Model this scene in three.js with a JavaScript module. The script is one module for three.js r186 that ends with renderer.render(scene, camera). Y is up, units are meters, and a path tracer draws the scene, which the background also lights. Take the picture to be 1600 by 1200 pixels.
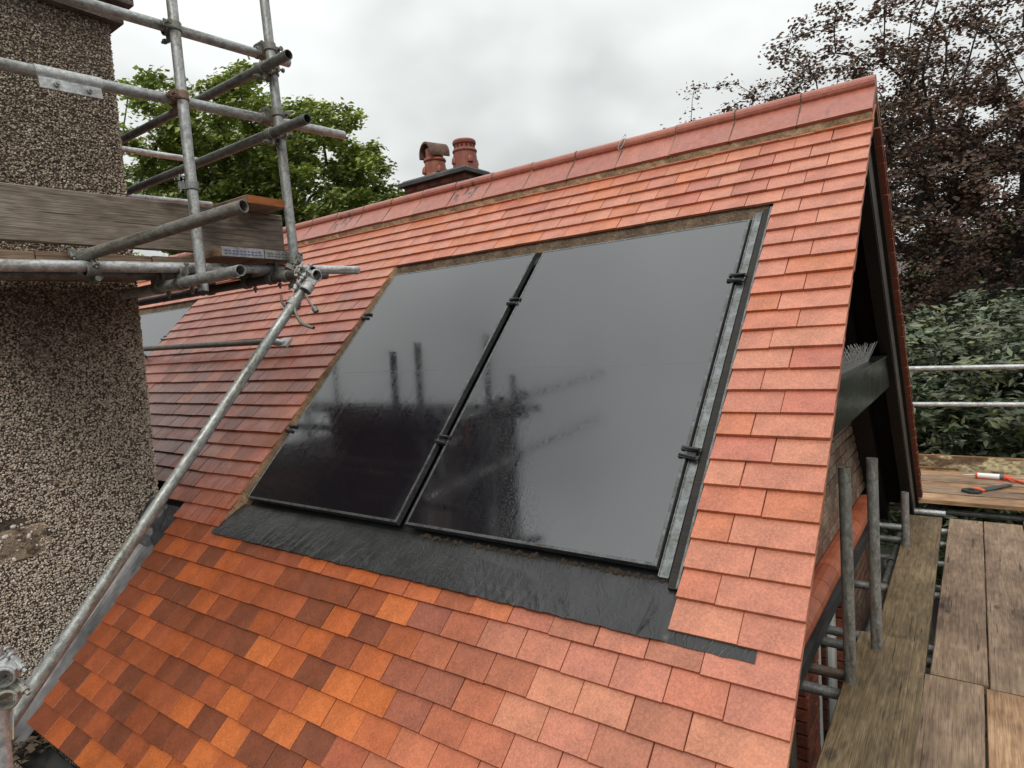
import * as THREE from 'three';
import { mergeGeometries } from 'three/addons/utils/BufferGeometryUtils.js';

// ------------------------------------------------------------------ camera, sky, sun, exposure
const scene = new THREE.Scene();
const PITCH = 0.7904;                                   // roof pitch, radians
const CAM = new THREE.Vector3(0.3742, -1.0749, 3.6392); // origin: roof apex at the verge; y up
const RX = new THREE.Vector3(0.8086, -0.0643, -0.5849), RY = new THREE.Vector3(0.0096, 0.9953, -0.0961), RZ = new THREE.Vector3(0.5883, 0.072, 0.8055);
const FOCAL = 997.38;
const camera = new THREE.PerspectiveCamera(62.06, 4 / 3, 0.05, 400);
camera.position.copy(CAM);
camera.quaternion.setFromRotationMatrix(new THREE.Matrix4().makeBasis(RX, RY, RZ));
scene.add(camera);

const renderer = new THREE.WebGLRenderer({ antialias: true });
renderer.setSize(1024, 768);
renderer.toneMapping = THREE.LinearToneMapping;
renderer.toneMappingExposure = 1.1;
renderer.shadowMap.enabled = true;

// seeded random and noise
function rng(seed) { let a = seed >>> 0; return () => { a = (a + 0x6D2B79F5) | 0; let t = Math.imul(a ^ (a >>> 15), 1 | a); t = (t + Math.imul(t ^ (t >>> 7), 61 | t)) ^ t; return ((t ^ (t >>> 14)) >>> 0) / 4294967296; }; }
function h3(x, y, z) { let h = Math.imul(x, 374761393) + Math.imul(y, 668265263) + Math.imul(z, 1274126177); h = Math.imul(h ^ (h >>> 13), 1274126177); return ((h ^ (h >>> 16)) >>> 0) / 4294967296; }
const sm = t => t * t * (3 - 2 * t), lerp = (a, b, t) => a + (b - a) * t, clamp = (x, a, b) => Math.min(b, Math.max(a, x));
function noise3(x, y, z) {
  const xi = Math.floor(x), yi = Math.floor(y), zi = Math.floor(z), u = sm(x - xi), v = sm(y - yi), w = sm(z - zi);
  const c = (a, b, d) => h3(xi + a, yi + b, zi + d);
  return lerp(lerp(lerp(c(0, 0, 0), c(1, 0, 0), u), lerp(c(0, 1, 0), c(1, 1, 0), u), v), lerp(lerp(c(0, 0, 1), c(1, 0, 1), u), lerp(c(0, 1, 1), c(1, 1, 1), u), v), w);
}
function fbm3(x, y, z, o = 5) { let s = 0, a = 0.5, n = 0; for (let i = 0; i < o; i++) { s += a * noise3(x, y, z + i * 7.3); n += a; a *= 0.5; x *= 2.03; y *= 2.03; z *= 2.03; } return s / n; }
// tileable 2-d noise: period in lattice cells
function tn(x, y, px, py, s) { const xi = Math.floor(x), yi = Math.floor(y), u = sm(x - xi), v = sm(y - yi); const m = (a, p) => ((a % p) + p) % p; const c = (a, b) => h3(m(xi + a, px), m(yi + b, py), s); return lerp(lerp(c(0, 0), c(1, 0), u), lerp(c(0, 1), c(1, 1), u), v); }
function tf(u, v, px, py, s, o = 4) { let r = 0, a = 0.5, n = 0; for (let i = 0; i < o; i++) { r += a * tn(u * px, v * py, px, py, s + i); n += a; a *= 0.55; px *= 2; py *= 2; } return r / n; }

// overcast sky, computed: cloud deck brighter toward the zenith, soft darker rolls
{
  const W = 1024, H = 512, d = new Float32Array(W * H * 4);
  for (let j = 0; j < H; j++) for (let i = 0; i < W; i++) {
    const el = ((j + 0.5) / H - 0.5) * Math.PI, az = ((i + 0.5) / W - 0.5) * 2 * Math.PI;
    const y = Math.sin(el), x = Math.cos(el) * Math.cos(az), z = Math.cos(el) * Math.sin(az);
    const k = 1 / (Math.abs(y) + 0.32), cx = x * k, cz = z * k;
    const n1 = fbm3(cx * 1.1 + 11.3, 3.7, cz * 1.1 + 5.2, 5), n2 = fbm3(cx * 3.1 + 4.1 + n1 * 1.5, 9.2, cz * 3.1 - 2.2, 5);
    const yy = Math.max(y, 0);
    let L = 0.55 + 1.0 * yy * yy;
    L *= 1 + (n1 - 0.5) * 1.35 + (n2 - 0.5) * 0.85;
    const dk = clamp((0.52 - n1) * 3 + (0.5 - n2) * 1.2, 0, 1);
    const o = (j * W + i) * 4;
    if (y < -0.02) L *= 0.35;
    d[o] = L * (0.965 - 0.03 * dk); d[o + 1] = L * 1.0; d[o + 2] = L * (0.995 + 0.015 * dk); d[o + 3] = 1;
  }
  const t = new THREE.DataTexture(d, W, H, THREE.RGBAFormat, THREE.FloatType);
  t.mapping = THREE.EquirectangularReflectionMapping; t.magFilter = THREE.LinearFilter; t.minFilter = THREE.LinearFilter; t.needsUpdate = true;
  scene.background = t; scene.environment = t;
}
const sun = new THREE.DirectionalLight(0xfff4e6, 1.5);
sun.position.set(5.5, 11, 8.5); sun.target.position.set(0, -1, 0);
sun.castShadow = true; sun.shadow.radius = 34; sun.shadow.mapSize.set(2048, 2048);
Object.assign(sun.shadow.camera, { left: -20, right: 20, top: 20, bottom: -20, near: 0.1, far: 60 });
scene.add(sun); scene.add(sun.target);

// ------------------------------------------------------------------ helpers
const V = (x, y, z) => new THREE.Vector3(x, y, z);
function ray(u, v) { return V(0, 0, 0).addScaledVector(RX, (u - 800) / FOCAL).addScaledVector(RY, (600 - v) / FOCAL).addScaledVector(RZ, -1); }  // photo pixel -> direction
const atDepth = (u, v, d) => CAM.clone().addScaledVector(ray(u, v), d);
const atX = (u, v, c) => { const r = ray(u, v); return CAM.clone().addScaledVector(r, (c - CAM.x) / r.x); };
const atY = (u, v, c) => { const r = ray(u, v); return CAM.clone().addScaledVector(r, (c - CAM.y) / r.y); };
const atZ = (u, v, c) => { const r = ray(u, v); return CAM.clone().addScaledVector(r, (c - CAM.z) / r.z); };
const roofPt = (x, h, s) => V(x, h * Math.cos(PITCH) - s * Math.sin(PITCH), h * Math.sin(PITCH) + s * Math.cos(PITCH));

const used = new Map(), worldPos = new Map();
function numbered(n) { const k = used.get(n) || 0; used.set(n, k + 1); return k ? `${n}_${String(k).padStart(3, '0')}` : n; }
function thing(name, label, category, base = V(0, 0, 0), group) {
  const g = new THREE.Group(); g.name = numbered(name); g.position.copy(base); scene.add(g); worldPos.set(g, base.clone());
  g.userData = { label, category }; if (group) g.userData.group = group; return g;
}
const prep = g => { g = g.index ? g.toNonIndexed() : g; for (const k of Object.keys(g.attributes)) if (!['position', 'normal', 'uv', 'color'].includes(k)) g.deleteAttribute(k); return g; };
const fuse = l => l.length === 1 ? prep(l[0]) : mergeGeometries(l.map(prep), false);
function shade(m) { m.castShadow = true; m.receiveShadow = true; return m; }
// geometry given in world coordinates -> a part of a thing
function part(name, geos, mat, parent, label) {
  const g = fuse([].concat(geos)); const wp = worldPos.get(parent) || V(0, 0, 0);
  g.translate(-wp.x, -wp.y, -wp.z);
  const m = shade(new THREE.Mesh(g, mat)); m.name = name; parent.add(m); worldPos.set(m, wp); if (label) m.userData.label = label; return m;
}
// geometry in the parent's own frame
function local(name, geos, mat, parent, label) { const m = shade(new THREE.Mesh(fuse([].concat(geos)), mat)); m.name = name; parent.add(m); if (label) m.userData.label = label; return m; }
function structure(name, geos, mat) { const m = shade(new THREE.Mesh(fuse([].concat(geos)), mat)); m.name = name; m.userData.kind = 'structure'; scene.add(m); return m; }

// uv in metres from the face direction; u runs along x (or z on end faces)
function triUV(g, ou = 0, ov = 0) {
  g = g.index ? g.toNonIndexed() : g; g.computeVertexNormals();
  const p = g.attributes.position, n = g.attributes.normal, uv = new Float32Array(p.count * 2);
  for (let i = 0; i < p.count; i += 3) {
    let nx = 0, ny = 0, nz = 0; for (let k = 0; k < 3; k++) { nx += n.getX(i + k); ny += n.getY(i + k); nz += n.getZ(i + k); }
    nx = Math.abs(nx); ny = Math.abs(ny); nz = Math.abs(nz);
    for (let k = 0; k < 3; k++) {
      const x = p.getX(i + k), y = p.getY(i + k), z = p.getZ(i + k); let a, b;
      if (ny >= nx && ny >= nz) { a = x; b = z; } else if (nz >= nx) { a = x; b = y; } else { a = z; b = y; }
      uv[(i + k) * 2] = a + ou; uv[(i + k) * 2 + 1] = b + ov;
    }
  }
  g.setAttribute('uv', new THREE.BufferAttribute(uv, 2)); return g;
}
function soup(tris) { const g = new THREE.BufferGeometry(); g.setAttribute('position', new THREE.Float32BufferAttribute(tris.flat(2), 3)); return g; }
const quad = (a, b, c, d) => [[a, b, c], [a, c, d]];
// box whose edges round the top (+y) face are chamfered: 20 triangles. y from -t to 0
function chamBox(x0, x1, z0, z1, t, c, y1 = 0) {
  const y0 = y1 - t, T = [[x0 + c, y1, z0 + c], [x0 + c, y1, z1 - c], [x1 - c, y1, z1 - c], [x1 - c, y1, z0 + c]], M = [[x0, y1 - c, z0], [x0, y1 - c, z1], [x1, y1 - c, z1], [x1, y1 - c, z0]], B = [[x0, y0, z0], [x0, y0, z1], [x1, y0, z1], [x1, y0, z0]];
  let t_ = quad(T[0], T[1], T[2], T[3]);
  for (let i = 0; i < 4; i++) { const j = (i + 1) % 4; t_ = t_.concat(quad(T[i], M[i], M[j], T[j]), quad(M[i], B[i], B[j], M[j])); }
  return soup(t_.concat(quad(B[3], B[2], B[1], B[0])));
}
const box = (x0, x1, y0, y1, z0, z1, ou = 0, ov = 0) => triUV(new THREE.BoxGeometry(x1 - x0, y1 - y0, z1 - z0).translate((x0 + x1) / 2, (y0 + y1) / 2, (z0 + z1) / 2), ou, ov);
// plank: length along x, all long edges eased, gently bowed
function plank(L, w, t, seed = 1, c = 0.004) {
  const r = rng(seed), n = Math.max(2, Math.round(L / 0.3)), bow = (r() - 0.5) * 0.008, tw = (r() - 0.5) * 0.02;
  const sec = [[-w / 2 + c, t / 2], [w / 2 - c, t / 2], [w / 2, t / 2 - c], [w / 2, -t / 2 + c], [w / 2 - c, -t / 2], [-w / 2 + c, -t / 2], [-w / 2, -t / 2 + c], [-w / 2, t / 2 - c]];
  const at = (i, k) => { const f = i / n - 0.5, e = tw * f, s = sec[k], j = (h3(i, k, seed) - 0.5) * 0.003; return [f * L, s[1] + bow * (1 - 4 * f * f) + s[0] * e, s[0] + j]; };
  let T = []; for (let i = 0; i < n; i++) for (let k = 0; k < 8; k++) T = T.concat(quad(at(i, k), at(i, (k + 1) % 8), at(i + 1, (k + 1) % 8), at(i + 1, k)));
  for (let k = 1; k < 7; k++) { T.push([at(0, 0), at(0, k + 1), at(0, k)]); T.push([at(n, 0), at(n, k), at(n, k + 1)]); }
  return triUV(soup(T), r() * 5, r() * 5);
}
const rotTo = dir => new THREE.Matrix4().makeRotationFromQuaternion(new THREE.Quaternion().setFromUnitVectors(V(1, 0, 0), dir.clone().normalize()));
// scaffold tube, hollow, open at both ends
function tube(a, b, r = 0.02415, ri = 0.0202, seg = 22) {
  const d = b.clone().sub(a), L = d.length(); d.normalize(); const up = Math.abs(d.y) > 0.9 ? V(1, 0, 0) : V(0, 1, 0), e1 = V(0, 0, 0).crossVectors(up, d).normalize(), e2 = V(0, 0, 0).crossVectors(d, e1);
  const rings = [[0.012, ri], [0, ri + 0.0006], [0, r - 0.0008], [0.0012, r], [L - 0.0012, r], [L, r - 0.0008], [L, ri + 0.0006], [L - 0.25, ri]];
  rings[0][0] = Math.min(0.25, L / 2); rings[7][0] = L - Math.min(0.25, L / 2);
  const pos = [], nor = [], uv = [], ou = (a.x * 3.1 + a.y * 7.7 + b.z * 5.3) % 7;
  const P = (k, i) => { const t = i / seg * Math.PI * 2, c = Math.cos(t), s = Math.sin(t), q = rings[k]; return { p: a.clone().addScaledVector(d, q[0]).addScaledVector(e1, c * q[1]).addScaledVector(e2, s * q[1]), n: e1.clone().multiplyScalar(c).addScaledVector(e2, s), u: [q[0] + ou, t * r] }; };
  for (let k = 0; k < 7; k++) for (let i = 0; i < seg; i++) {
    const A = P(k, i), B = P(k, i + 1), C = P(k + 1, i + 1), D = P(k + 1, i);
    for (const q of [A, B, C, A, C, D]) { pos.push(q.p.x, q.p.y, q.p.z); uv.push(...q.u); let n = q.n; if (k === 0 || k === 6) n = n.clone().negate(); if (k === 1) n = d.clone().negate(); if (k === 5) n = d; nor.push(n.x, n.y, n.z); }
  }
  const g = new THREE.BufferGeometry(); g.setAttribute('position', new THREE.Float32BufferAttribute(pos, 3)); g.setAttribute('normal', new THREE.Float32BufferAttribute(nor, 3)); g.setAttribute('uv', new THREE.Float32BufferAttribute(uv, 2)); return g;
}
const cyl = (a, b, r0, r1 = r0, seg = 10) => { const d = b.clone().sub(a), L = d.length(); return new THREE.CylinderGeometry(r1, r0, L, seg).applyQuaternion(new THREE.Quaternion().setFromUnitVectors(V(0, 1, 0), d.normalize())).translate((a.x + b.x) / 2, (a.y + b.y) / 2, (a.z + b.z) / 2); };
function band(p, d, r = 0.0315, L = 0.042) { d = d.clone().normalize(); const g = new THREE.LatheGeometry([[0.0245, -L / 2], [r - 0.003, -L / 2], [r, -L / 2 + 0.004], [r - 0.002, 0], [r, L / 2 - 0.004], [r - 0.003, L / 2], [0.0245, L / 2]].map(q => new THREE.Vector2(...q)), 18); return g.applyQuaternion(new THREE.Quaternion().setFromUnitVectors(V(0, 1, 0), d)).translate(p.x, p.y, p.z); }
// right-angle coupler: two clamp bands, the block between them, flap bolts with nuts
function coupler(pa, da, pb, db, spin = 1) {
  da = da.clone().normalize(); db = db.clone().normalize();
  const m = pa.clone().add(pb).multiplyScalar(0.5), ab = pb.clone().sub(pa); const out = [band(pa, da), band(pb, db)];
  if (ab.length() > 0.01) { const n = ab.clone().normalize(); out.push(box(-0.012, 0.012, -0.024, 0.024, -0.024, 0.024).applyMatrix4(rotTo(n)).translate(m.x, m.y, m.z)); }
  for (const [p, d] of [[pa, da], [pb, db]]) {
    const n = ab.length() > 0.01 ? ab.clone().normalize() : V(0, 1, 0); const side = V(0, 0, 0).crossVectors(d, n).normalize().multiplyScalar(spin), o = p.clone().addScaledVector(side, 0.04);
    out.push(box(-0.014, 0.016, -0.016, 0.016, -0.005, 0.005).applyMatrix4(rotTo(side)).translate(o.x, o.y, o.z));
    const q = o.clone().addScaledVector(side, 0.006); out.push(cyl(q.clone().addScaledVector(n, -0.03), q.clone().addScaledVector(n, 0.05), 0.006, 0.006, 8)); out.push(cyl(q.clone().addScaledVector(n, 0.022), q.clone().addScaledVector(n, 0.036), 0.0125, 0.0125, 6)); out.push(cyl(q.clone().addScaledVector(n, -0.034), q.clone().addScaledVector(n, -0.026), 0.0125, 0.0125, 6));
  }
  return out;
}

// ------------------------------------------------------------------ textures and materials
function tex(w, h, fn, size, srgb = true) {
  const d = new Uint8Array(w * h * 4); for (let j = 0; j < h; j++) for (let i = 0; i < w; i++) { const c = fn(i / w, j / h, i, j), o = (j * w + i) * 4; const a = Array.isArray(c) ? c : [c, c, c]; for (let k = 0; k < 3; k++) d[o + k] = clamp(Math.round(a[k] * 255), 0, 255); d[o + 3] = 255; }
  const t = new THREE.DataTexture(d, w, h, THREE.RGBAFormat); t.wrapS = t.wrapT = THREE.RepeatWrapping; t.magFilter = THREE.LinearFilter; t.minFilter = THREE.LinearMipmapLinearFilter; t.generateMipmaps = true;
  if (srgb) t.colorSpace = THREE.SRGBColorSpace; const s = [].concat(size); t.repeat.set(1 / s[0], 1 / (s[1] || s[0])); t.needsUpdate = true; return t;
}
const lin = (r, g, b) => new THREE.Color().setRGB(r, g, b);
const std = o => new THREE.MeshStandardMaterial(o);
// clay: sandy grain with fine specks and faint blotches
const clayMap = tex(512, 512, (u, v) => { const b = tf(u, v, 6, 6, 1, 4), f = tf(u, v, 90, 90, 9, 2), sp = tn(u * 170, v * 170, 170, 170, 77); let c = 0.9 + (b - 0.5) * 0.2 + (f - 0.5) * 0.22; if (sp > 0.965) c -= 0.16; if (sp < 0.02) c += 0.08; return [c, c * 0.995, c * 0.985]; }, 0.42);
const clayBump = tex(512, 512, (u, v) => tf(u, v, 70, 70, 21, 3) * 0.6 + tf(u, v, 10, 10, 5, 3) * 0.4, 0.42, false);
const clayRough = tex(256, 256, (u, v) => { const c = 0.7 + (tf(u, v, 9, 9, 31, 4) - 0.5) * 0.55; return [c, c, c]; }, 0.6, false);
// streaks of dark run-off and brighter scoured clay along the slope
const streakMap = tex(512, 512, (u, v) => { const a = tf(u, v * 0.999, 46, 3, 41, 3), b = tf(u, v, 110, 6, 51, 2), g = tf(u, v, 80, 80, 9, 2); let c = 0.86 + (g - 0.5) * 0.16; c -= sm(clamp((a - 0.52) * 5, 0, 1)) * 0.2; c += clamp((b - 0.66) * 2, 0, 1) * 0.2; return [c, c * 0.985, c * 0.97]; }, 0.42);
function clay(r, g, b, streak, rough = 0.62) { return std({ color: lin(r, g, b), map: streak ? streakMap : clayMap, bumpMap: clayBump, bumpScale: 0.0012, roughness: rough, roughnessMap: clayRough }); }
const woodTex = (seed, base, dark, pale) => tex(2048, 512, (u, v) => {
  const warp = tf(u, v, 6, 3, seed + 3, 3) * 0.3; let kd = 0, kr = 0;
  for (let k = 0; k < 6; k++) { const ku = h3(k, 1, seed), kv = h3(k, 2, seed), sz = 0.7 + h3(k, 3, seed); let du = Math.abs(u - ku); du = Math.min(du, 1 - du) * 2.2; let dv = Math.abs(v - kv); dv = Math.min(dv, 1 - dv) * 0.55; const r = Math.hypot(du * 0.55, dv) / (0.014 * sz); kr = Math.max(kr, Math.exp(-r * r * 0.12)); if (k < 3 && r < 1.3) kd = Math.max(kd, clamp((1.3 - r) * 1.6, 0, 1) * (0.55 + 0.45 * tn(u * 500, v * 125, 500, 125, seed + 31))); }
  const ring = 0.5 + 0.5 * Math.sin((v * 22 + warp * 10 + kr * 2.2) * Math.PI * 2), fine = tf(u, v, 40, 230, seed + 5, 2), mid = tf(u, v, 11, 70, seed + 6, 3), blot = tf(u, v, 7, 3, seed + 8, 5), mott = tf(u, v, 34, 26, seed + 12, 4);
  const crack = tf(u + warp * 0.02, v, 9, 70, seed + 17, 2), speck = tn(u * 420, v * 105, 420, 105, seed + 23);
  let t = 0.5 + (ring - 0.5) * 0.13 + (fine - 0.5) * 0.5 + (mid - 0.5) * 0.4 + (blot - 0.5) * 1.0 + (mott - 0.5) * 0.65; t = clamp(t, 0, 1);
  let c = [0, 1, 2].map(k => t > 0.5 ? lerp(base[k], pale[k], (t - 0.5) * 2) : lerp(dark[k], base[k], t * 2));
  const m = 1 - kd * 0.42 - clamp((crack - 0.79) * 14, 0, 1) * 0.5; c = c.map(q => q * m); if (speck > 0.9965) c = c.map(q => lerp(q, 0.85, 0.7)); if (speck < 0.006) c = c.map(q => q * 0.55); return c;
}, [2.2, 0.55]);
const woodBump = tex(1024, 512, (u, v) => tf(u, v, 12, 200, 305, 3) * 0.6 + tf(u, v, 4, 30, 311, 3) * 0.4, [2.2, 0.55], false);
const wood = (map, rough = 0.6, tint = 0xffffff) => std({ color: tint, map, bumpMap: woodBump, bumpScale: 0.003, roughness: rough });
const woodBrown = woodTex(100, [0.485, 0.40, 0.325], [0.34, 0.27, 0.215], [0.62, 0.53, 0.44]), woodPale = woodTex(130, [0.60, 0.47, 0.35], [0.42, 0.31, 0.22], [0.76, 0.62, 0.48]), woodGrey = woodTex(160, [0.42, 0.375, 0.33], [0.25, 0.215, 0.185], [0.56, 0.52, 0.47]), woodOlive = woodTex(190, [0.42, 0.355, 0.26], [0.28, 0.235, 0.165], [0.56, 0.49, 0.38]);
const WB = wood(woodBrown, 0.5), WP = wood(woodPale, 0.55), WG = wood(woodGrey, 0.7), WO = wood(woodOlive, 0.5), WEnd = std({ color: lin(0.85, 0.45, 0.17), map: woodPale, roughness: 0.75 });
const galvMap = tex(512, 512, (u, v) => { const a = tf(u, v, 26, 10, 61, 4), b = tf(u, v, 110, 28, 66, 3), s = tf(u, v, 6, 5, 69, 3); let c = 0.8 + (a - 0.5) * 0.34 + (b - 0.5) * 0.3; const st = clamp((s - 0.6) * 4, 0, 1); c -= st * 0.22; return [c, c * (1 - 0.03 * st), c * (1 - 0.09 * st)]; }, [0.9, 0.22]);
const galvRough = tex(256, 256, (u, v) => 0.55 + (tf(u, v, 10, 10, 71, 4) - 0.5) * 0.5, 0.3, false);
const galvBump = tex(256, 256, (u, v) => tf(u, v, 30, 30, 73, 3), 0.1, false);
const galv = (r, g, b, rough = 0.8, metal = 0.45) => std({ color: lin(r, g, b), map: galvMap, metalness: metal, roughness: rough, roughnessMap: galvRough, bumpMap: galvBump, bumpScale: 0.0006 });
const GALV = galv(0.56, 0.585, 0.585), GALVD = galv(0.26, 0.26, 0.25, 0.9), GALVL = galv(0.72, 0.74, 0.74, 0.75), RUSTY = galv(0.2, 0.155, 0.12, 0.95, 0.2), COUP = galv(0.3, 0.3, 0.27, 0.85, 0.4), COUPR = galv(0.33, 0.2, 0.14, 0.9, 0.2);
const leadMap = tex(512, 512, (u, v) => { const a = tf(u, v, 4, 4, 81, 5), b = tf(u, v, 24, 24, 85, 3); const c = 0.72 + (a - 0.5) * 0.6 + (b - 0.5) * 0.2; return [c, c, c * 1.01]; }, 0.9);
const leadBump = tex(512, 512, (u, v) => tf(u, v, 5, 5, 87, 4), 0.5, false);
const creaseBump = tex(512, 512, (u, v) => { const w = tf(u, v, 4, 4, 881, 3) * 0.25, a = tf(u + w, v, 26, 7, 883, 3), b = tf(u, v + w, 9, 12, 887, 3); return clamp(0.5 + Math.pow(1 - Math.abs(2 * a - 1), 9) * 0.5 - Math.pow(1 - Math.abs(2 * b - 1), 12) * 0.4, 0, 1); }, 0.5, false);
const lead = (r, g, b, rough = 0.42, metal = 0) => std({ color: lin(r, g, b), map: leadMap, roughness: rough, metalness: metal, bumpMap: leadBump, bumpScale: 0.004 });
const mortarMap = tex(512, 512, (u, v) => { const a = tf(u, v, 7, 7, 91, 4), b = tf(u, v, 80, 80, 95, 2); const c = 0.8 + (a - 0.5) * 0.45 + (b - 0.5) * 0.3; return [c, c, c]; }, 0.4);
const mortarBump = tex(512, 512, (u, v) => tf(u, v, 40, 40, 97, 4), 0.4, false);
const mortar = (r, g, b) => std({ color: lin(r, g, b), map: mortarMap, bumpMap: mortarBump, bumpScale: 0.006, roughness: 0.92 });
const brickMat = (r, g, b) => std({ color: lin(r, g, b), map: mortarMap, bumpMap: mortarBump, bumpScale: 0.004, roughness: 0.88 });
const BLACK = std({ color: lin(0.011, 0.011, 0.012), roughness: 0.42 });
const BLACKW = wood(woodGrey, 0.75, lin(0.075, 0.07, 0.066));
const BARGE = wood(woodGrey, 0.55, lin(0.3, 0.29, 0.28));

// ------------------------------------------------------------------ ground
const GROUND = -6.2;
{
  const gm = tex(512, 512, (u, v) => { const a = tf(u, v, 6, 6, 401, 5), b = tf(u, v, 70, 70, 405, 2); const t = clamp(0.5 + (a - 0.5) * 1.6, 0, 1), k = 0.75 + (b - 0.5) * 0.6; return [lerp(0.27, 0.22, t) * k, lerp(0.22, 0.27, t) * k, lerp(0.16, 0.13, t) * k]; }, 6);
  const g = new THREE.PlaneGeometry(400, 400, 1, 1).rotateX(-Math.PI / 2).translate(0, GROUND, 0); structure('ground', triUV(g), std({ map: gm, roughness: 0.95, bumpMap: mortarBump, bumpScale: 0.02 }));
}

// ------------------------------------------------------------------ the tiled house
const house = thing('brick_house', 'red tiled house with steep roof, brick gable and two dark panels set in the slope', 'house', V(-4, GROUND, 0));
const GAUGE = 0.1, S0 = 0.248, TW = 0.165, EAVE = 36, XL = -7.6;
const OX0 = -2.82, OX1 = -0.367, OS0 = 0.748, OS1 = 2.6;        // opening for the panels
const rt = rng(7);
const deckM = std({ color: lin(0.05, 0.043, 0.038), roughness: 0.9 });
// front slope: a deck turned by the pitch; its own frame is x along the ridge, y off the slope, z down the slope
const slope = new THREE.Group(); slope.name = 'front_slope'; slope.rotation.x = PITCH; slope.position.set(4, -GROUND, 0); house.add(slope);
local('roof_deck', [box(XL, -0.2, -0.2, -0.078, 0.02, 2.66), box(-3.46, -0.2, -0.2, -0.078, 2.66, 3.84)], deckM, slope);
{
  const salmon = [[0.60, 0.222, 0.137], [0.58, 0.21, 0.132], [0.56, 0.197, 0.125], [0.61, 0.238, 0.145], [0.585, 0.19, 0.105]];
  const pink = [[0.54, 0.165, 0.105], [0.50, 0.15, 0.095], [0.56, 0.18, 0.118], [0.48, 0.155, 0.105]];
  const orange = [[0.56, 0.152, 0.045], [0.61, 0.17, 0.05], [0.5, 0.128, 0.04]];
  const mid = [[0.38, 0.098, 0.035], [0.41, 0.108, 0.043], [0.34, 0.09, 0.036]];
  const brown = [[0.255, 0.073, 0.034], [0.29, 0.082, 0.038], [0.225, 0.07, 0.036]];
  const mats = new Map(), get = (c, st) => { const k = c.join() + st; if (!mats.has(k)) mats.set(k, clay(...c, st, st ? 0.46 : 0.56)); return mats.get(k); };
  const pick = a => a[Math.floor(rt() * a.length)];
  function colour(x, s) {
    const r = rt();
    if (s < 0.8 || (x > OX1 - 0.05 && s < 2.8)) return [r < 0.14 ? pick(orange.slice(0, 2)).map((c, i) => (c + salmon[0][i]) / 2) : r < 0.22 ? pick(pink) : pick(salmon), false];
    if (s < 2.8) { const w = clamp((s - 1.5) / 1.0 + (-3.4 - x) * 0.12, 0, 0.9); if (rt() < w) return [r < 0.5 ? [0.42, 0.115, 0.055] : r < 0.66 ? pick(mid) : pick(pink), rt() < 0.7]; return [r < 0.3 ? pick(salmon) : pick(pink), rt() < 0.1]; }
    const sal = clamp((x + 1.38) / 0.78, 0, 1);  // tile mix grows paler toward the verge, sky sheen put into the clay colour
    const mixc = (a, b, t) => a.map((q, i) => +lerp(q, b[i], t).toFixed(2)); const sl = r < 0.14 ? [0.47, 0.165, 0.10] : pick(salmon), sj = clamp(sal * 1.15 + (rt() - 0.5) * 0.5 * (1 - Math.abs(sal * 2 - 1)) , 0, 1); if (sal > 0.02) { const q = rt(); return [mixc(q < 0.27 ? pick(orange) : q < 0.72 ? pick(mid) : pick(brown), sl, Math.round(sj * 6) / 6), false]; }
    if (x < -2.5) return [r < 0.3 ? pick(mid) : r < 0.78 ? pick(brown) : r < 0.93 ? orange[2] : orange[0], false];
    return [r < 0.22 ? pick(orange) : r < 0.66 ? pick(mid) : r < 0.97 ? pick(brown) : orange[1], false];
  }
  const tiles = [];
  for (let k = 0; k <= EAVE; k++) {
    const s = S0 + k * GAUGE, m = Math.round((s - 0.748) / 0.1), odd = ((m % 2) + 2) % 2 === 1; let spans = [];
    let x = 0; const first = odd ? TW * 1.5 : TW; let edge = [0]; x -= first; while (x > XL) { edge.push(x); x -= TW; } edge.push(XL);
    for (let i = 0; i + 1 < edge.length; i++) spans.push([edge[i + 1], edge[i]]);
    const cut = (a, b) => { const o = []; for (const [p, q] of spans) { if (q <= a || p >= b) { o.push([p, q]); continue; } if (p < a) o.push([p, a]); if (q > b) o.push([b, q]); } spans = o; };
    if (s > OS0 + 0.05 && s < 2.8) cut(OX0, OX1);
    if (s > 0.8) cut(-20, -20);
    if (s > 0.77 && s < 2.62) cut(-6.72, -5.41);
    if (s > 2.7 && s < 2.8) cut(-20, -3.30);
    if (s > 2.6 && s < 2.7) cut(-20, -3.6);
    if (s > 2.8) cut(-20, -3.268);
    for (let i = 0; i < spans.length; i++) if (spans[i][1] - spans[i][0] < 0.07) for (let j = 0; j < spans.length; j++) { if (i !== j && Math.abs(spans[j][0] - spans[i][1]) < 1e-6) { spans[j][0] = spans[i][0]; spans[i][1] = spans[i][0]; } else if (i !== j && Math.abs(spans[j][1] - spans[i][0]) < 1e-6) { spans[j][1] = spans[i][1]; spans[i][0] = spans[i][1]; } }
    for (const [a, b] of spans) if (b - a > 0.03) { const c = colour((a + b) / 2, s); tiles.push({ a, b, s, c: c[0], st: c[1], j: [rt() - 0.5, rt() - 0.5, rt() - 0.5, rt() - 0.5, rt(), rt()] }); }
  }
  const cpos = CAM; for (const t of tiles) { const p = roofPt((t.a + t.b) / 2, 0, t.s - 0.05), d = cpos.clone().sub(p), n = V(0, Math.cos(PITCH), Math.sin(PITCH)); t.vis = (t.b - t.a) * d.clone().normalize().dot(n) / d.lengthSq(); const f = p.sub(cpos); const zc = -f.dot(RZ), u = 800 + FOCAL * f.dot(RX) / zc, v = 600 - FOCAL * f.dot(RY) / zc; if (u < -40 || u > 1640 || v > 1240 || v < -40 || zc < 0) t.vis = 0; }
  tiles.sort((a, b) => b.vis - a.vis);
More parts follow.
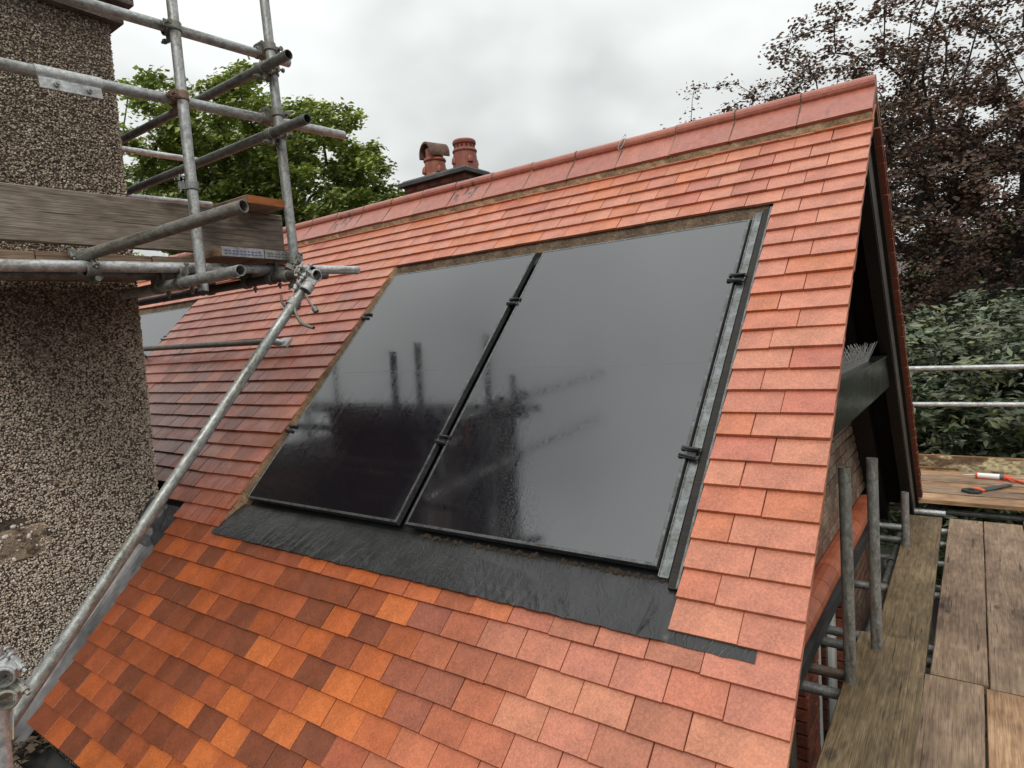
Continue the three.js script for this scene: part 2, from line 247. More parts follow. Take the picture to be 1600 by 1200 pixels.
  const geos = new Map(); const shape = (w, v) => { const k = w.toFixed(4) + '_' + v; if (!geos.has(k)) geos.set(k, triUV(chamBox(-w / 2, w / 2, -0.158, 0, 0.0125, 0.0007), v * 0.137 + 0.05, v * 0.211)); return geos.get(k); };
  const matrix = t => new THREE.Matrix4().compose(V((t.a + t.b) / 2 + t.j[0] * 0.0016, t.j[1] * 0.0022, t.s + t.j[2] * 0.004), new THREE.Quaternion().setFromEuler(new THREE.Euler(-0.121 + t.j[3] * 0.012, t.j[2] * 0.006, t.j[0] * 0.006)), V(1, 1, 1));
  const restG = [[], []];
  tiles.forEach((t, i) => {
    const w = t.b - t.a - 0.0032, g = shape(w, Math.floor(t.j[4] * 8));
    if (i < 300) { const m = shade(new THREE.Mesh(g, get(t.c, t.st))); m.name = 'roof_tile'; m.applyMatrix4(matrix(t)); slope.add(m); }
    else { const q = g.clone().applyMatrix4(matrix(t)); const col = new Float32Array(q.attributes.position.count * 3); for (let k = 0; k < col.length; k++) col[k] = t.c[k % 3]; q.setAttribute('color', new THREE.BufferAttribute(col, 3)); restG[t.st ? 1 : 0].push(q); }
  });
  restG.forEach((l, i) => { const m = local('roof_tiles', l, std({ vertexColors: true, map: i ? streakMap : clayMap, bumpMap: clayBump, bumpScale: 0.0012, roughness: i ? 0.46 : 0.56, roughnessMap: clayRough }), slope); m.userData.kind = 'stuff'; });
}
// mortar fillets round the opening, tray, side channel
const TAN = mortar(0.30, 0.19, 0.105), TANR = mortar(0.27, 0.19, 0.125);
function ragged(x0, x1, z0, z1, h0, h1, h2, h3_, seed, n, along) {   // fillet: strip swept along x or z with a rough section
  const T = [], P = i => { const f = i / n, r = q => (h3(i, q, seed) - 0.5); return along === 'x' ? [[lerp(x0, x1, f), h0 + r(1) * 0.004, z0], [lerp(x0, x1, f), h1 + r(2) * 0.003, z0 + 0.012], [lerp(x0, x1, f), h2 + r(3) * 0.008, z1 + r(4) * 0.012], [lerp(x0, x1, f), h3_, z1 + 0.012 + r(5) * 0.014]] : [[x0, h0 + r(1) * 0.003, lerp(z0, z1, f)], [x0 + 0.012 + r(5) * 0.004, h1 + r(2) * 0.003, lerp(z0, z1, f)], [x1 + r(4) * 0.008, h2 + r(3) * 0.006, lerp(z0, z1, f)], [x1 + 0.006 + r(6) * 0.006, h3_, lerp(z0, z1, f)]]; };
  for (let i = 0; i < n; i++) { const A = P(i), B = P(i + 1); for (let k = 0; k < 3; k++) T.push(...quad(A[k], A[k + 1], B[k + 1], B[k])); }
  return triUV(soup(T));
}
local('panel_tray', box(OX0, OX1, -0.076, -0.069, 0.7, 2.62), BLACK, slope);
local('mortar_fillet', ragged(OX0 - 0.02, OX1 - 0.02, 0.728, 0.79, -0.012, -0.016, -0.052, -0.071, 11, 90, 'x'), TANR, slope);
local('mortar_fillet', ragged(OX0 - 0.012, -2.79, 0.74, 2.7, -0.008, -0.012, -0.045, -0.071, 12, 70, 'z'), TAN, slope);
local('mounting_channel', [box(-0.446, -0.412, -0.066, -0.030, 0.775, 2.585), box(-0.447, -0.4445, -0.066, -0.024, 0.775, 2.585), box(-0.4135, -0.411, -0.066, -0.024, 0.775, 2.585)], galv(0.30, 0.32, 0.325, 0.7, 0.5), slope, 'galvanised channel beside the panels');
local('edge_batten', box(-0.405, -0.378, -0.069, -0.02, 0.77, 2.62), BLACKW, slope);
local('edge_trim', box(-0.3765, -0.3685, -0.069, -0.012, 0.77, 2.62), galv(0.2, 0.21, 0.21, 0.8), slope);
local('panel_tray', box(-6.72, -5.41, -0.076, -0.069, 0.7, 2.62), BLACK, slope);
local('mortar_fillet', ragged(-6.74, -5.42, 0.728, 0.79, -0.012, -0.016, -0.052, -0.071, 13, 50, 'x'), TANR, slope);
// wrinkled lead apron below the panels
{
  const nx = 260, nz = 26, x0 = -2.845, x1 = -0.112, z0 = 2.585, z1 = 2.788, T = [];
  const P = (i, j) => {
    const x = lerp(x0, x1, i / nx), f = j / nz; let z = lerp(z0, z1, f); if (x > -0.36) z = lerp(2.70, z1, f); if (j === nz) z += (noise3(x * 30, 1, 4) - 0.5) * 0.005;
    let h = lerp(-0.046, 0.0035, Math.pow(f, 0.9));
    const wr = fbm3(x * 9 + 3, z * 5, 2.2, 3) - 0.5, cr = Math.pow(1 - Math.abs(2 * noise3(x * 34 + z * 9, z * 7, 8.1) - 1), 5) * clamp((f - 0.35) * 2, 0, 1) * clamp(noise3(x * 2.2, 3, 3) * 2.4 - 0.7, 0, 1);
    const big = Math.pow(1 - Math.abs(2 * noise3(x * 5 - z * 3, z * 4, 5.5) - 1), 6) * 0.6;
    h += wr * 0.005 * (1 - f * 0.6) + (cr * 0.007 + big * 0.004) * (x < -0.36 ? 1 : 0.2) + 0.0015; h += Math.sin(x * 38) * 0.0006 * f;
    if (x > -0.365) h = -0.12 * (2.848 - z) + 0.0032;
    return [x, h, z];
  };
  for (let i = 0; i < nx; i++) for (let j = 0; j < nz; j++) T.push(...quad(P(i, j), P(i, j + 1), P(i + 1, j + 1), P(i + 1, j)));
  let g = soup(T); g = triUV(g); const idx = g; // smooth by analytic-looking averaged normals
  const p = g.attributes.position, acc = new Map(), key = i => `${p.getX(i).toFixed(4)},${p.getZ(i).toFixed(4)}`, n = g.attributes.normal;
  for (let i = 0; i < p.count; i++) { const k = key(i), v = acc.get(k) || V(0, 0, 0); v.x += n.getX(i); v.y += n.getY(i); v.z += n.getZ(i); acc.set(k, v); }
  for (let i = 0; i < p.count; i++) { const v = acc.get(key(i)).clone().normalize(); n.setXYZ(i, v.x, v.y, v.z); }
  const apM = lead(0.034, 0.035, 0.034, 0.36); apM.bumpMap = creaseBump; apM.bumpScale = 0.0016; local('lead_apron', g, apM, slope, 'black wet lead apron with wrinkles below the panels');
  local('lead_seam', triUV(new THREE.TubeGeometry(new THREE.CatmullRomCurve3([V(-0.43, 0.0, 2.665), V(-0.437, 0.006, 2.72), V(-0.45, 0.006, 2.785)]), 8, 0.0028, 5)), lead(0.035, 0.036, 0.036, 0.4), slope);
  // debris along the lower edge of the panels
  const rd = rng(31), D = []; for (let i = 0; i < 150; i++) { const s = 0.003 + rd() * 0.007; D.push(new THREE.IcosahedronGeometry(s, 0).scale(1 + rd(), 0.6, 1).rotateY(rd() * 6).translate(lerp(-1.5, -0.40, rd()), -0.038 - rd() * 0.008, 2.582 + rd() * 0.012)); }
  const dm = local('grit', D, mortar(0.13, 0.085, 0.05), slope); dm.userData.kind = 'stuff';
}
// crumpled dark lead gutter between the tiles and the chimney
{
  const mk = (x0, x1, z0, z1, nx, nz, f, mat, name, label) => {
    const P = (i, j) => { const x = lerp(x0, x1, i / nx), z = lerp(z0, z1, j / nz); return [x + (j === 0 || i === 0 ? (h3(i, j, 3) - 0.5) * 0.012 : 0), f(x, z), z]; }, T = []; for (let i = 0; i < nx; i++) for (let j = 0; j < nz; j++) T.push(...quad(P(i, j), P(i, j + 1), P(i + 1, j + 1), P(i + 1, j)));
    return local(name, triUV(soup(T)), mat, slope, label);
  };
  mk(-3.5, -3.255, 2.76, 3.95, 14, 60, (x, z) => -0.045 + clamp((-3.42 - x) / 0.07, 0, 1) ** 2 * 0.07 + (fbm3(x * 14, z * 6, 1.2, 3) - 0.5) * 0.022, lead(0.33, 0.335, 0.345, 0.5, 0.25), 'lead_gutter', 'pale grey lead gutter beside the chimney');
  mk(-3.5, -3.21, 2.69, 2.93, 30, 26, (x, z) => -0.01 + clamp((-3.40 - x) / 0.07, 0, 1) ** 2 * 0.075 + (fbm3(x * 13 + 5, z * 13, 3.1, 3) - 0.45) * 0.06 - clamp((x + 3.3) * 0.5, 0, 0.03) - clamp((z - 2.8) * 0.35, 0, 0.05), lead(0.10, 0.105, 0.115, 0.4, 0.2), 'lead_saddle', 'crumpled dark lead sheet at the chimney corner');
  local('eave_gutter', [triUV(new THREE.CylinderGeometry(0.06, 0.06, 3.5, 18, 1, true, -Math.PI / 2 * 1, Math.PI).rotateX(Math.PI / 2).rotateY(Math.PI / 2).translate(-1.73, -0.1, 3.95))], std({ color: lin(0.05, 0.052, 0.055), roughness: 0.4, side: THREE.DoubleSide }), slope);
}
// ridge: angle tiles with a roll on top, bedded in mortar
{
  const L = 0.3305, sec = []; const c = Math.cos(PITCH), s = Math.sin(PITCH);
  // outline of the section in (z, y), front side then mirrored
  const on = (d, h) => [h * s + d * c, h * c - d * s];
  const roll = []; for (let i = 0; i <= 12; i++) { const t = lerp(-0.62, Math.PI + 0.62, i / 12); roll.push([Math.cos(t) * 0.040, 0.032 + Math.sin(t) * 0.040]); }
  const outer = [on(0.205, 0.030), ...roll, ...[on(0.205, 0.030)].map(([a, b]) => [-a, b])], inner = [[-on(0.205, 0.014)[0], on(0.205, 0.014)[1]], [0, -0.003], on(0.205, 0.014)];
  const shp = new THREE.Shape(outer.concat(inner).map(q => new THREE.Vector2(...q)));
  const mk = v => triUV(new THREE.ExtrudeGeometry(shp, { depth: L - 0.007, bevelEnabled: true, bevelThickness: 0.0015, bevelSize: 0.0015, bevelSegments: 1, curveSegments: 3 }).rotateY(-Math.PI / 2).translate(0, 0, 0), v * 0.31, v * 0.17);
  const G = [0, 1, 2, 3].map(mk);
  const sootMap = tex(512, 512, (u, v) => { const f = tf(u, v, 60, 60, 505, 3), a = tf(u, v, 5, 4, 501, 5), sp = tf(u, v, 34, 34, 511, 3); let q = 0.9 + (f - 0.5) * 0.2; const k = clamp((a - 0.63) * 7, 0, 1) * clamp((sp - 0.46) * 5, 0, 1); return [lerp(q, 0.33, k), lerp(q, 0.45, k), lerp(q, 0.5, k)]; }, 1.3);
  const M = [[0.44, 0.135, 0.088], [0.47, 0.15, 0.098], [0.42, 0.125, 0.084]].map((q, i) => std({ color: lin(...q), map: i === 1 ? clayMap : sootMap, bumpMap: clayBump, bumpScale: 0.0016, roughness: 0.5, roughnessMap: clayRough }));
  const rr = rng(5); let x = 0.0, i = 0;
  while (x > XL) { const m = shade(new THREE.Mesh(G[i % 4], M[i === 0 ? 0 : Math.floor(rr() * 3)])); m.name = 'ridge_tile'; m.position.set(x - 0.004 + 4, -GROUND + (rr() - 0.5) * 0.004, (rr() - 0.5) * 0.003); m.rotation.set((rr() - 0.5) * 0.012, 0, (rr() - 0.5) * 0.008); house.add(m); x -= L; i++; }
  // bedding mortar: front fillet and joints
  const bed = ragged(XL, -0.004, 0.19, 0.236, 0.022, 0.018, 0.0, -0.012, 41, 260, 'x'); local('ridge_bedding', bed, mortar(0.43, 0.28, 0.16), slope);
  part('ridge_core', new THREE.ExtrudeGeometry(new THREE.Shape([on(0.2, 0.012), [0, -0.006], [-on(0.2, 0.012)[0], on(0.2, 0.012)[1]], [-on(0.2, -0.02)[0], on(0.2, -0.02)[1]], [0, -0.06], on(0.2, -0.02)].map(q => new THREE.Vector2(...q))), { depth: -XL - 0.01, bevelEnabled: false }).rotateY(-Math.PI / 2).translate(-0.006, 0, 0), mortar(0.22, 0.15, 0.09), house);
  for (let k = 1; k < 23; k++) { const jx = -k * L - 0.0005, pts = []; for (const [a, b] of [on(0.212, 0.027), on(0.1, 0.0285), on(0.035, 0.031), ...roll.filter((q, z) => z % 2 === 0)]) pts.push(V(jx + (h3(k, pts.length, 3) - 0.5) * 0.004, b, a)); part('ridge_joint', triUV(new THREE.TubeGeometry(new THREE.CatmullRomCurve3(pts), 20, 0.0052, 5)), k % 3 ? mortar(0.25, 0.14, 0.09) : mortar(0.36, 0.25, 0.16), house); }
  // loop of wire hanging over the ridge
  const wx = -1.31, W = []; for (let q = 0; q <= 20; q++) { const t = q / 20 * Math.PI * 2; W.push(V(wx + Math.sin(t) * 0.016, 0.035 + Math.cos(t) * 0.05, 0.075 - Math.cos(t) * 0.045)); }
  part('wire_loop', new THREE.TubeGeometry(new THREE.CatmullRomCurve3(W, true), 40, 0.0016, 5), galv(0.6, 0.6, 0.58), house);
}
// rear slope with its own verge tiles, barge boards, soffit, gable
{
  const rear = new THREE.Group(); rear.name = 'rear_slope'; rear.rotation.order = 'YXZ'; rear.rotation.set(PITCH, Math.PI, 0); rear.position.set(4, -GROUND, 0); house.add(rear);
  const g = [0, 1, 2].map(v => triUV(chamBox(-0.12, 0.12, -0.158, 0, 0.0135, 0.0016), v * 0.2, v * 0.1)), M = [clay(0.30, 0.085, 0.05), clay(0.25, 0.07, 0.042), clay(0.34, 0.10, 0.06)];
  for (let k = 1; k <= 34; k++) { const m = shade(new THREE.Mesh(g[k % 3], M[(k * 7) % 3])); m.name = 'verge_tile'; m.position.set(0.115 + (h3(k, 2, 2) - 0.5) * 0.005, (h3(k, 3, 2) - 0.5) * 0.003, S0 + k * GAUGE); m.rotation.x = -0.125; rear.add(m); const u = shade(new THREE.Mesh(g[(k + 1) % 3], M[2])); u.name = 'undercloak_tile'; u.position.set(0.117, -0.034 + (h3(k, 5, 2) - 0.5) * 0.004, S0 + k * GAUGE - 0.02); u.rotation.x = -0.06; rear.add(u); }
  const mt = []; for (let k = 1; k <= 34; k++) mt.push(box(-0.003 + h3(k, 1, 9) * 0.004, 0.05, -0.034, -0.012, S0 + k * GAUGE - 0.022, S0 + k * GAUGE - 0.006)); local('verge_mortar', mt, mortar(0.36, 0.29, 0.22), rear);
  local('rear_covering', box(0.22, -XL, -0.045, -0.004, 0.02, 3.75), clay(0.33, 0.1, 0.055), rear); local('rear_deck', box(0.36, -XL, -0.2, -0.046, 0.02, 3.75), deckM, rear);
  local('soffit', box(0.03, 0.36, -0.075, -0.05, 0.03, 3.7), BLACKW, rear);
  local('barge_board', box(0.045, 0.075, -0.235, -0.052, 0.06, 3.72), BARGE, rear, 'weathered grey barge board');
  local('barge_moulding', [box(0.026, 0.046, -0.085, -0.054, 0.06, 3.72), box(0.05, 0.115, -0.25, -0.236, 0.06, 3.72)], BLACKW, rear);
  local('rafter', box(0.24, 0.36, -0.235, -0.076, 0.06, 3.72), BLACKW, rear);
  // front slope: verge pieces
  const fs = []; for (let k = 1; k <= EAVE; k++) fs.push(box(-0.10, -0.001 - h3(k, 1, 8) * 0.006, -0.040, -0.0275, S0 + k * GAUGE - 0.13, S0 + k * GAUGE - 0.004 - h3(k, 2, 8) * 0.012)); local('undercloak', fs, clay(0.36, 0.12, 0.07), slope);
  local('verge_mortar', box(-0.1, -0.012, -0.075, -0.0405, 0.1, 3.84), mortar(0.25, 0.17, 0.12), slope);
  local('soffit', box(-0.36, -0.03, -0.09, -0.0765, 0.06, 3.8), BLACKW, slope);
  local('barge_board', box(-0.23, -0.20, -0.235, -0.079, 0.06, 3.8), BLACKW, slope);
  local('rafter', box(-0.36, -0.24, -0.33, -0.236, 0.2, 3.8), BLACKW, slope);
}
// near-black panel across the upper gable, lead-clad collar beam, brick below, coping, window
{
  const tri = (x0, x1, yTop, yBot, cutD) => { const k = 1 / Math.tan(PITCH), w = y => (-y - cutD) * k; const s = new THREE.Shape([new THREE.Vector2(-w(yBot), yBot), new THREE.Vector2(w(yBot), yBot), new THREE.Vector2(0, -cutD)]); return triUV(new THREE.ExtrudeGeometry(s, { depth: x1 - x0, bevelEnabled: false }).rotateY(-Math.PI / 2).translate(x1, 0, 0)); };
  part('gable_panel', tri(-0.42, -0.37, 0, -1.56, 0.3), BLACKW, house);
  part('gable_backing', [box(-0.9, -0.40, -2.1, -1.4, -1.15, 1.05), box(-0.9, -0.40, -2.62, -2.1, -1.75, 1.7), box(-7.5, -2.4, GROUND, -2.75, -2.3, 2.2), box(-2.4, -0.46, GROUND, -2.75, 0.02, 2.2), box(-2.4, -0.46, GROUND, -2.75, -2.3, -0.97), box(-2.4, -0.46, -2.75, -2.69, -2.3, 2.2)], mortar(0.20, 0.165, 0.13), house);
  const beam = part('collar_beam', [box(-0.15, -0.08, -1.545, -1.345, -1.30, 1.25), box(-0.17, -0.072, -1.345, -1.334, -1.31, 1.28), triUV(soup([[[-0.11, -1.334, -1.3], [-0.06, -1.325, -1.3], [-0.07, -1.318, -1.45]], [[-0.11, -1.334, -1.28], [-0.05, -1.30, -1.36], [-0.04, -1.27, -1.46]]]))], lead(0.028, 0.034, 0.028, 0.26, 0.1), house, 'dark lead-clad beam across the gable');
  const rs = rng(77), sp = []; for (let i = 0; i < 30; i++) { const z = 0.9 - i * 0.045; for (const [dx, dz] of [[-0.05, 0.01], [0.045, -0.012], [0.0, 0.02]]) sp.push(cyl(V(-0.115, -1.334, z), V(-0.115 + dx + (rs() - 0.5) * 0.012, -1.228 + (rs() - 0.5) * 0.012, z + dz), 0.0018, 0.0013, 5)); }
  const bs = part('bird_spikes', sp, galv(0.75, 0.76, 0.75, 0.5, 0.6), house, 'row of thin metal bird spikes'); bs.userData.kind = 'stuff';
  // bricks, one by one
  const old = [[0.235, 0.155, 0.105], [0.29, 0.195, 0.135], [0.19, 0.115, 0.08], [0.33, 0.245, 0.18], [0.25, 0.125, 0.085]].map(c => brickMat(...c)), red = [[0.36, 0.10, 0.058], [0.31, 0.085, 0.05], [0.40, 0.12, 0.065], [0.27, 0.075, 0.05]].map(c => brickMat(...c));
  const G = {}; const bg = (L, v, face) => { const k = L.toFixed(3) + face + v; if (!G[k]) { let g = triUV(chamBox(-L / 2, L / 2, -0.0325, 0.0325, 0.05, 0.005, 0), v * 0.11, v * 0.07); g = face === 'x' ? g.rotateX(Math.PI / 2).rotateY(Math.PI / 2) : g.rotateX(Math.PI / 2); G[k] = g; } return G[k]; };
  const rb = rng(19); let count = 0;
  function lay(face, plane, u0, u1, y0, y1, mats, keep) {
    let row = 0; for (let y = y1 - 0.0375; y > y0; y -= 0.075, row++) { let u = u1 + (row % 2 ? 0.056 : 0); while (u > u0 + 0.03) { let a = Math.max(u - 0.225, u0), b = Math.min(u, u1); const L = b - a - 0.010; if (L > 0.03 && (!keep || keep((a + b) / 2, y))) { const m = shade(new THREE.Mesh(bg(L, Math.floor(rb() * 3), face), mats[Math.floor(rb() * mats.length)])); m.name = 'brick'; const off = plane + (rb() - 0.5) * 0.006, c = (a + b) / 2; if (face === 'x') m.position.set(off + 4, y - GROUND, c); else m.position.set(c + 4, y - GROUND, off); m.rotation.set((rb() - 0.5) * 0.01, (rb() - 0.5) * 0.01, (rb() - 0.5) * 0.01); house.add(m); count++; } u -= 0.225; } }
  }
  lay('x', -0.36, -2.15, 0.5, -2.45, -1.56, old, (z, y) => -y - 0.12 > Math.abs(z) * 0.95 && z < 0.3 + (-1.5 - y) * 0.4);
  lay('x', -0.33, -2.2, -0.95, -3.4, -2.72, [old[0], old[2], old[4]]);
  lay('z', -0.95, -0.62, -0.33, -3.9, -2.72, red);
  lay('x', -0.40, -0.33, 0.0, -4.1, -2.72, red);
  lay('z', 0.0, -0.85, -0.40, -4.1, -2.72, red);
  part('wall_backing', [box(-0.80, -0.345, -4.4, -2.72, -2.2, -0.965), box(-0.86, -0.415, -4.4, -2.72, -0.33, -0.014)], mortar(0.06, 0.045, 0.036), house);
  // half-round coping course with joints
  const cm = [clay(0.38, 0.105, 0.05), clay(0.34, 0.09, 0.045), clay(0.41, 0.12, 0.058)]; for (let i = 0; i < 12; i++) { const z0 = 1.0 - i * 0.235, g = new THREE.CylinderGeometry(0.072, 0.072, 0.229, 16, 1, false).rotateX(Math.PI / 2).scale(1, 0.95, 1).translate(-0.325, -2.515, z0 - 0.115); const m = part('coping_tile', triUV(g, i * 0.3, i * 0.2), cm[i % 3], house); }
  part('lead_drip', [box(-0.45, -0.255, -2.665, -2.585, -1.8, 1.1), box(-0.45, -0.245, -2.60, -2.575, -1.81, 1.12)], lead(0.045, 0.047, 0.05, 0.5), house, 'dark lead strip below the coping');
  const win = part('window_frame', [box(-0.445, -0.405, -4.2, -2.72, -0.42, -0.335), box(-0.445, -0.405, -4.2, -2.72, -0.93, -0.86), box(-0.44, -0.41, -2.86, -2.722, -0.86, -0.42), box(-0.44, -0.41, -4.2, -4.12, -0.86, -0.42)], std({ color: lin(0.72, 0.73, 0.72), roughness: 0.4 }), house, 'white window frame below the gable');
  part('window_pane', box(-0.43, -0.425, -4.12, -2.86, -0.86, -0.42), new THREE.MeshPhysicalMaterial({ color: lin(0.9, 0.95, 0.95), transmission: 1, thickness: 0, roughness: 0.03 }), house);
  console.log('bricks', count);
}

// ------------------------------------------------------------------ solar panels
{
  const W = 1.13, L = 1.722, FR = galv(0.17, 0.175, 0.18, 0.55, 0.5);
  const drop = tex(1024, 1024, (u, v) => { let b = 0.5; const cell = (n, s, rr) => { const x = u * n, y = v * n, xi = Math.floor(x), yi = Math.floor(y); for (let i = -1; i <= 1; i++) for (let j = -1; j <= 1; j++) { const m = a => ((a % n) + n) % n, cx = m(xi + i), cy = m(yi + j); if (h3(cx, cy, s) > 0.55) continue; const px = xi + i + 0.2 + h3(cx, cy, s + 1) * 0.6, py = yi + j + 0.2 + h3(cx, cy, s + 2) * 0.6, r = rr * (0.35 + h3(cx, cy, s + 3)), d = Math.hypot(x - px, y - py) / r; if (d < 1) b = Math.max(b, 0.5 + 0.5 * Math.sqrt(1 - d * d)); } }; cell(64, 601, 0.3); cell(28, 621, 0.16); return b; }, 0.55, false);
  const film = tex(512, 512, (u, v) => { const a = tf(u, v, 60, 4, 641, 3), b = tf(u, v, 6, 6, 645, 4), c = tf(u, v, 120, 120, 648, 2); const r = 0.42 + (a - 0.5) * 0.45 + (b - 0.5) * 0.3 + (c - 0.5) * 0.3; return [r, r, r]; }, 0.9, false);
  const glassM = new THREE.MeshPhysicalMaterial({ color: lin(0.0075, 0.0075, 0.0105), roughness: 0.22, roughnessMap: film, bumpMap: drop, bumpScale: 0.00017, ior: 2.0 });
  const cellM = new THREE.MeshPhysicalMaterial({ color: lin(0.05, 0.05, 0.052), roughness: 0.3, ior: 1.9 });
  function panel(x0, label, base = roofPt(x0, -0.06, 2.56)) {
    const g = thing('solar_panel', label, 'solar panel', base, 'dark panels set in the tiled roof'); g.rotation.x = PITCH;
    const y0 = 0.018, y1 = 0.048, z0 = -L, f = 0.012, U = (a, b) => triUV(chamBox(...a, y1 - y0, 0.0012, y1), b, b);
    local('frame_rail', U([0, f, z0, 0], 0), FR, g); local('frame_rail', U([W - f, W, z0, 0], 0.3), FR, g); local('frame_rail', U([f, W - f, z0, z0 + f], 0.5), FR, g); local('frame_rail', U([f, W - f, -f, 0], 0.7), FR, g);
    local('glass', box(f, W - f, y1 - 0.008, y1 - 0.0015, z0 + f, -f, x0, 0), glassM, g);
    local('cell_divider', box(f + 0.01, W - f - 0.01, y1 - 0.0015, y1 - 0.0012, -L / 2 - 0.0012, -L / 2 + 0.0012), cellM, g);
    return g;
  }
  const p1 = panel(-2.766, 'dark solar panel set in the roof between the left tiles and its twin'), p2 = panel(-1.584, 'dark solar panel set in the roof next to the narrow tile strip at the gable'), p3 = panel(-6.56, 'dark solar panel half hidden behind the roughcast chimney');
  // black clips that hold the frames
  const clip = () => [box(-0.038, 0.038, 0.046, 0.054, -0.026, -0.010), box(-0.038, 0.038, 0.046, 0.054, 0.008, 0.022), box(-0.02, 0.02, 0.02, 0.047, -0.022, 0.02), cyl(V(-0.03, 0.052, -0.018), V(0.03, 0.058, -0.016), 0.005, 0.005, 8), cyl(V(-0.036, 0.054, 0.012), V(0.026, 0.054, 0.016), 0.005, 0.005, 8)];
  const put = (p, x, s) => { const m = local('clip', clip().map(g => triUV(g)), BLACK, p); m.position.set(x, 0, s - 2.56); m.rotation.y = -0.12; };
  put(p1, 1.156, 1.235); put(p1, 1.156, 2.13); put(p1, -0.008, 1.228); put(p1, -0.008, 2.112); put(p2, W + 0.012, 1.235); put(p2, W + 0.012, 2.128); put(p3, W + 0.01, 1.23); put(p3, W + 0.01, 2.12);
}

// ------------------------------------------------------------------ roughcast chimney
const XC = -3.5, ZC = 1.905;
{
  const ch = thing('roughcast_chimney', 'tall square chimney coated in brown pebble roughcast beside the scaffold', 'chimney', V(-4.2, GROUND, 2.9));
  const baseM = mortar(0.15, 0.122, 0.095);
  part('shaft', box(-4.9, XC, GROUND, 0.86, ZC, 4.1), baseM, ch);
  part('corbel', [box(-4.96, XC + 0.06, 0.80, 0.90, ZC - 0.055, 4.16), box(-5.0, XC + 0.10, 0.90, 1.06, ZC - 0.10, 4.2), box(-4.96, XC + 0.05, 1.06, 1.50, ZC - 0.05, 4.15)], mortar(0.16, 0.14, 0.125), ch, 'grey projecting courses at the head of the chimney');
  const pal = [[0.33, 0.285, 0.225], [0.40, 0.355, 0.29], [0.25, 0.20, 0.15], [0.18, 0.13, 0.095], [0.11, 0.08, 0.06], [0.28, 0.235, 0.19], [0.46, 0.42, 0.36], [0.21, 0.155, 0.115]].map(c => lin(...c));
  const r = rng(91), N = 95000, G = new THREE.IcosahedronGeometry(1, 0); const gm = new THREE.InstancedMesh(G, std({ roughness: 0.8 }), N); gm.name = 'pebble_coat'; gm.userData.kind = 'stuff';
  const M = new THREE.Matrix4(), q = new THREE.Quaternion(), e = new THREE.Euler(); let i = 0;
  const hole = (y, z) => { const dy = (y + 1.93) / 0.10, dz = (z - 2.62) / 0.17; return dy * dy + dz * dz + (noise3(y * 22, z * 22, 2) - 0.5) * 1.3 < 1; };
  while (i < N) {
    let x, y, z; const k = r();
    if (k < 0.9) { x = XC; y = lerp(-3.4, 0.80, r()); z = lerp(ZC, 3.05, r()); if (hole(y, z)) continue; } else if (k < 0.965) { z = ZC; y = lerp(-2.3, 0.80, r()); x = XC - r() * 0.2; } else { x = XC; y = lerp(-3.4, 0.80, r()); z = ZC + r() * 0.02; }
    const s = 0.0030 + Math.pow(r(), 1.8) * 0.0034; const sx = s * (0.75 + r() * 0.5), sy = s * (0.8 + r() * 0.55), sz = s * (0.8 + r() * 0.55);
    M.compose(V(x + (k < 0.9 || k >= 0.965 ? r() * 0.005 : 0) + (k >= 0.965 ? -r() * 0.01 : 0) + 4.2, y - GROUND, z - 2.9 - (k >= 0.9 && k < 0.965 ? r() * 0.006 : 0)), q.setFromEuler(e.set(r() * 6, r() * 6, r() * 6)), V(sx, sy, sz)); gm.setMatrixAt(i, M);
    const patch = noise3(y * 1.6, z * 1.6, 5) ; let c = pal[Math.floor(r() * pal.length)].clone(); const b = 0.86 + r() * 0.5 + (patch - 0.5) * 0.4; const low = clamp(0.5 - (y + 0.75 + (fbm3(y * 3, z * 3, 8, 3) - 0.5) * 1.1) * 2.2, 0, 1); c.lerp(lin(0.44, 0.415, 0.365), low * 0.6 * r()); c.multiplyScalar(b * lerp(0.95, 1.36, low)); gm.setColorAt(i, c); i++;
  }
  shade(gm); ch.add(gm);
  // broken patch: bare brick, lumps of render, loose pale stones
  const bp = []; bp.push(box(XC - 0.02, XC + 0.004, -2.02, -1.86, 2.47, 2.80)); const pm = part('bare_patch', bp, mortar(0.52, 0.42, 0.31), ch, 'patch where the roughcast has broken away');
  const l1 = [], l2 = []; for (let k = 0; k < 90; k++) { const y = -1.93 + (r() - 0.5) * 0.2, z = 2.62 + (r() - 0.5) * 0.34; if (!hole(y, z)) continue; (r() < 0.4 ? l1 : l2).push(new THREE.IcosahedronGeometry(0.004 + r() * 0.008, 0).scale(0.6, 1, 1.3).rotateX(r() * 6).translate(XC + 0.006, y, z)); }
  part('loose_stones', l1, std({ color: lin(0.72, 0.7, 0.66), roughness: 0.7 }), ch).userData.kind = 'stuff'; part('render_lumps', l2, mortar(0.46, 0.36, 0.26), ch).userData.kind = 'stuff';
}

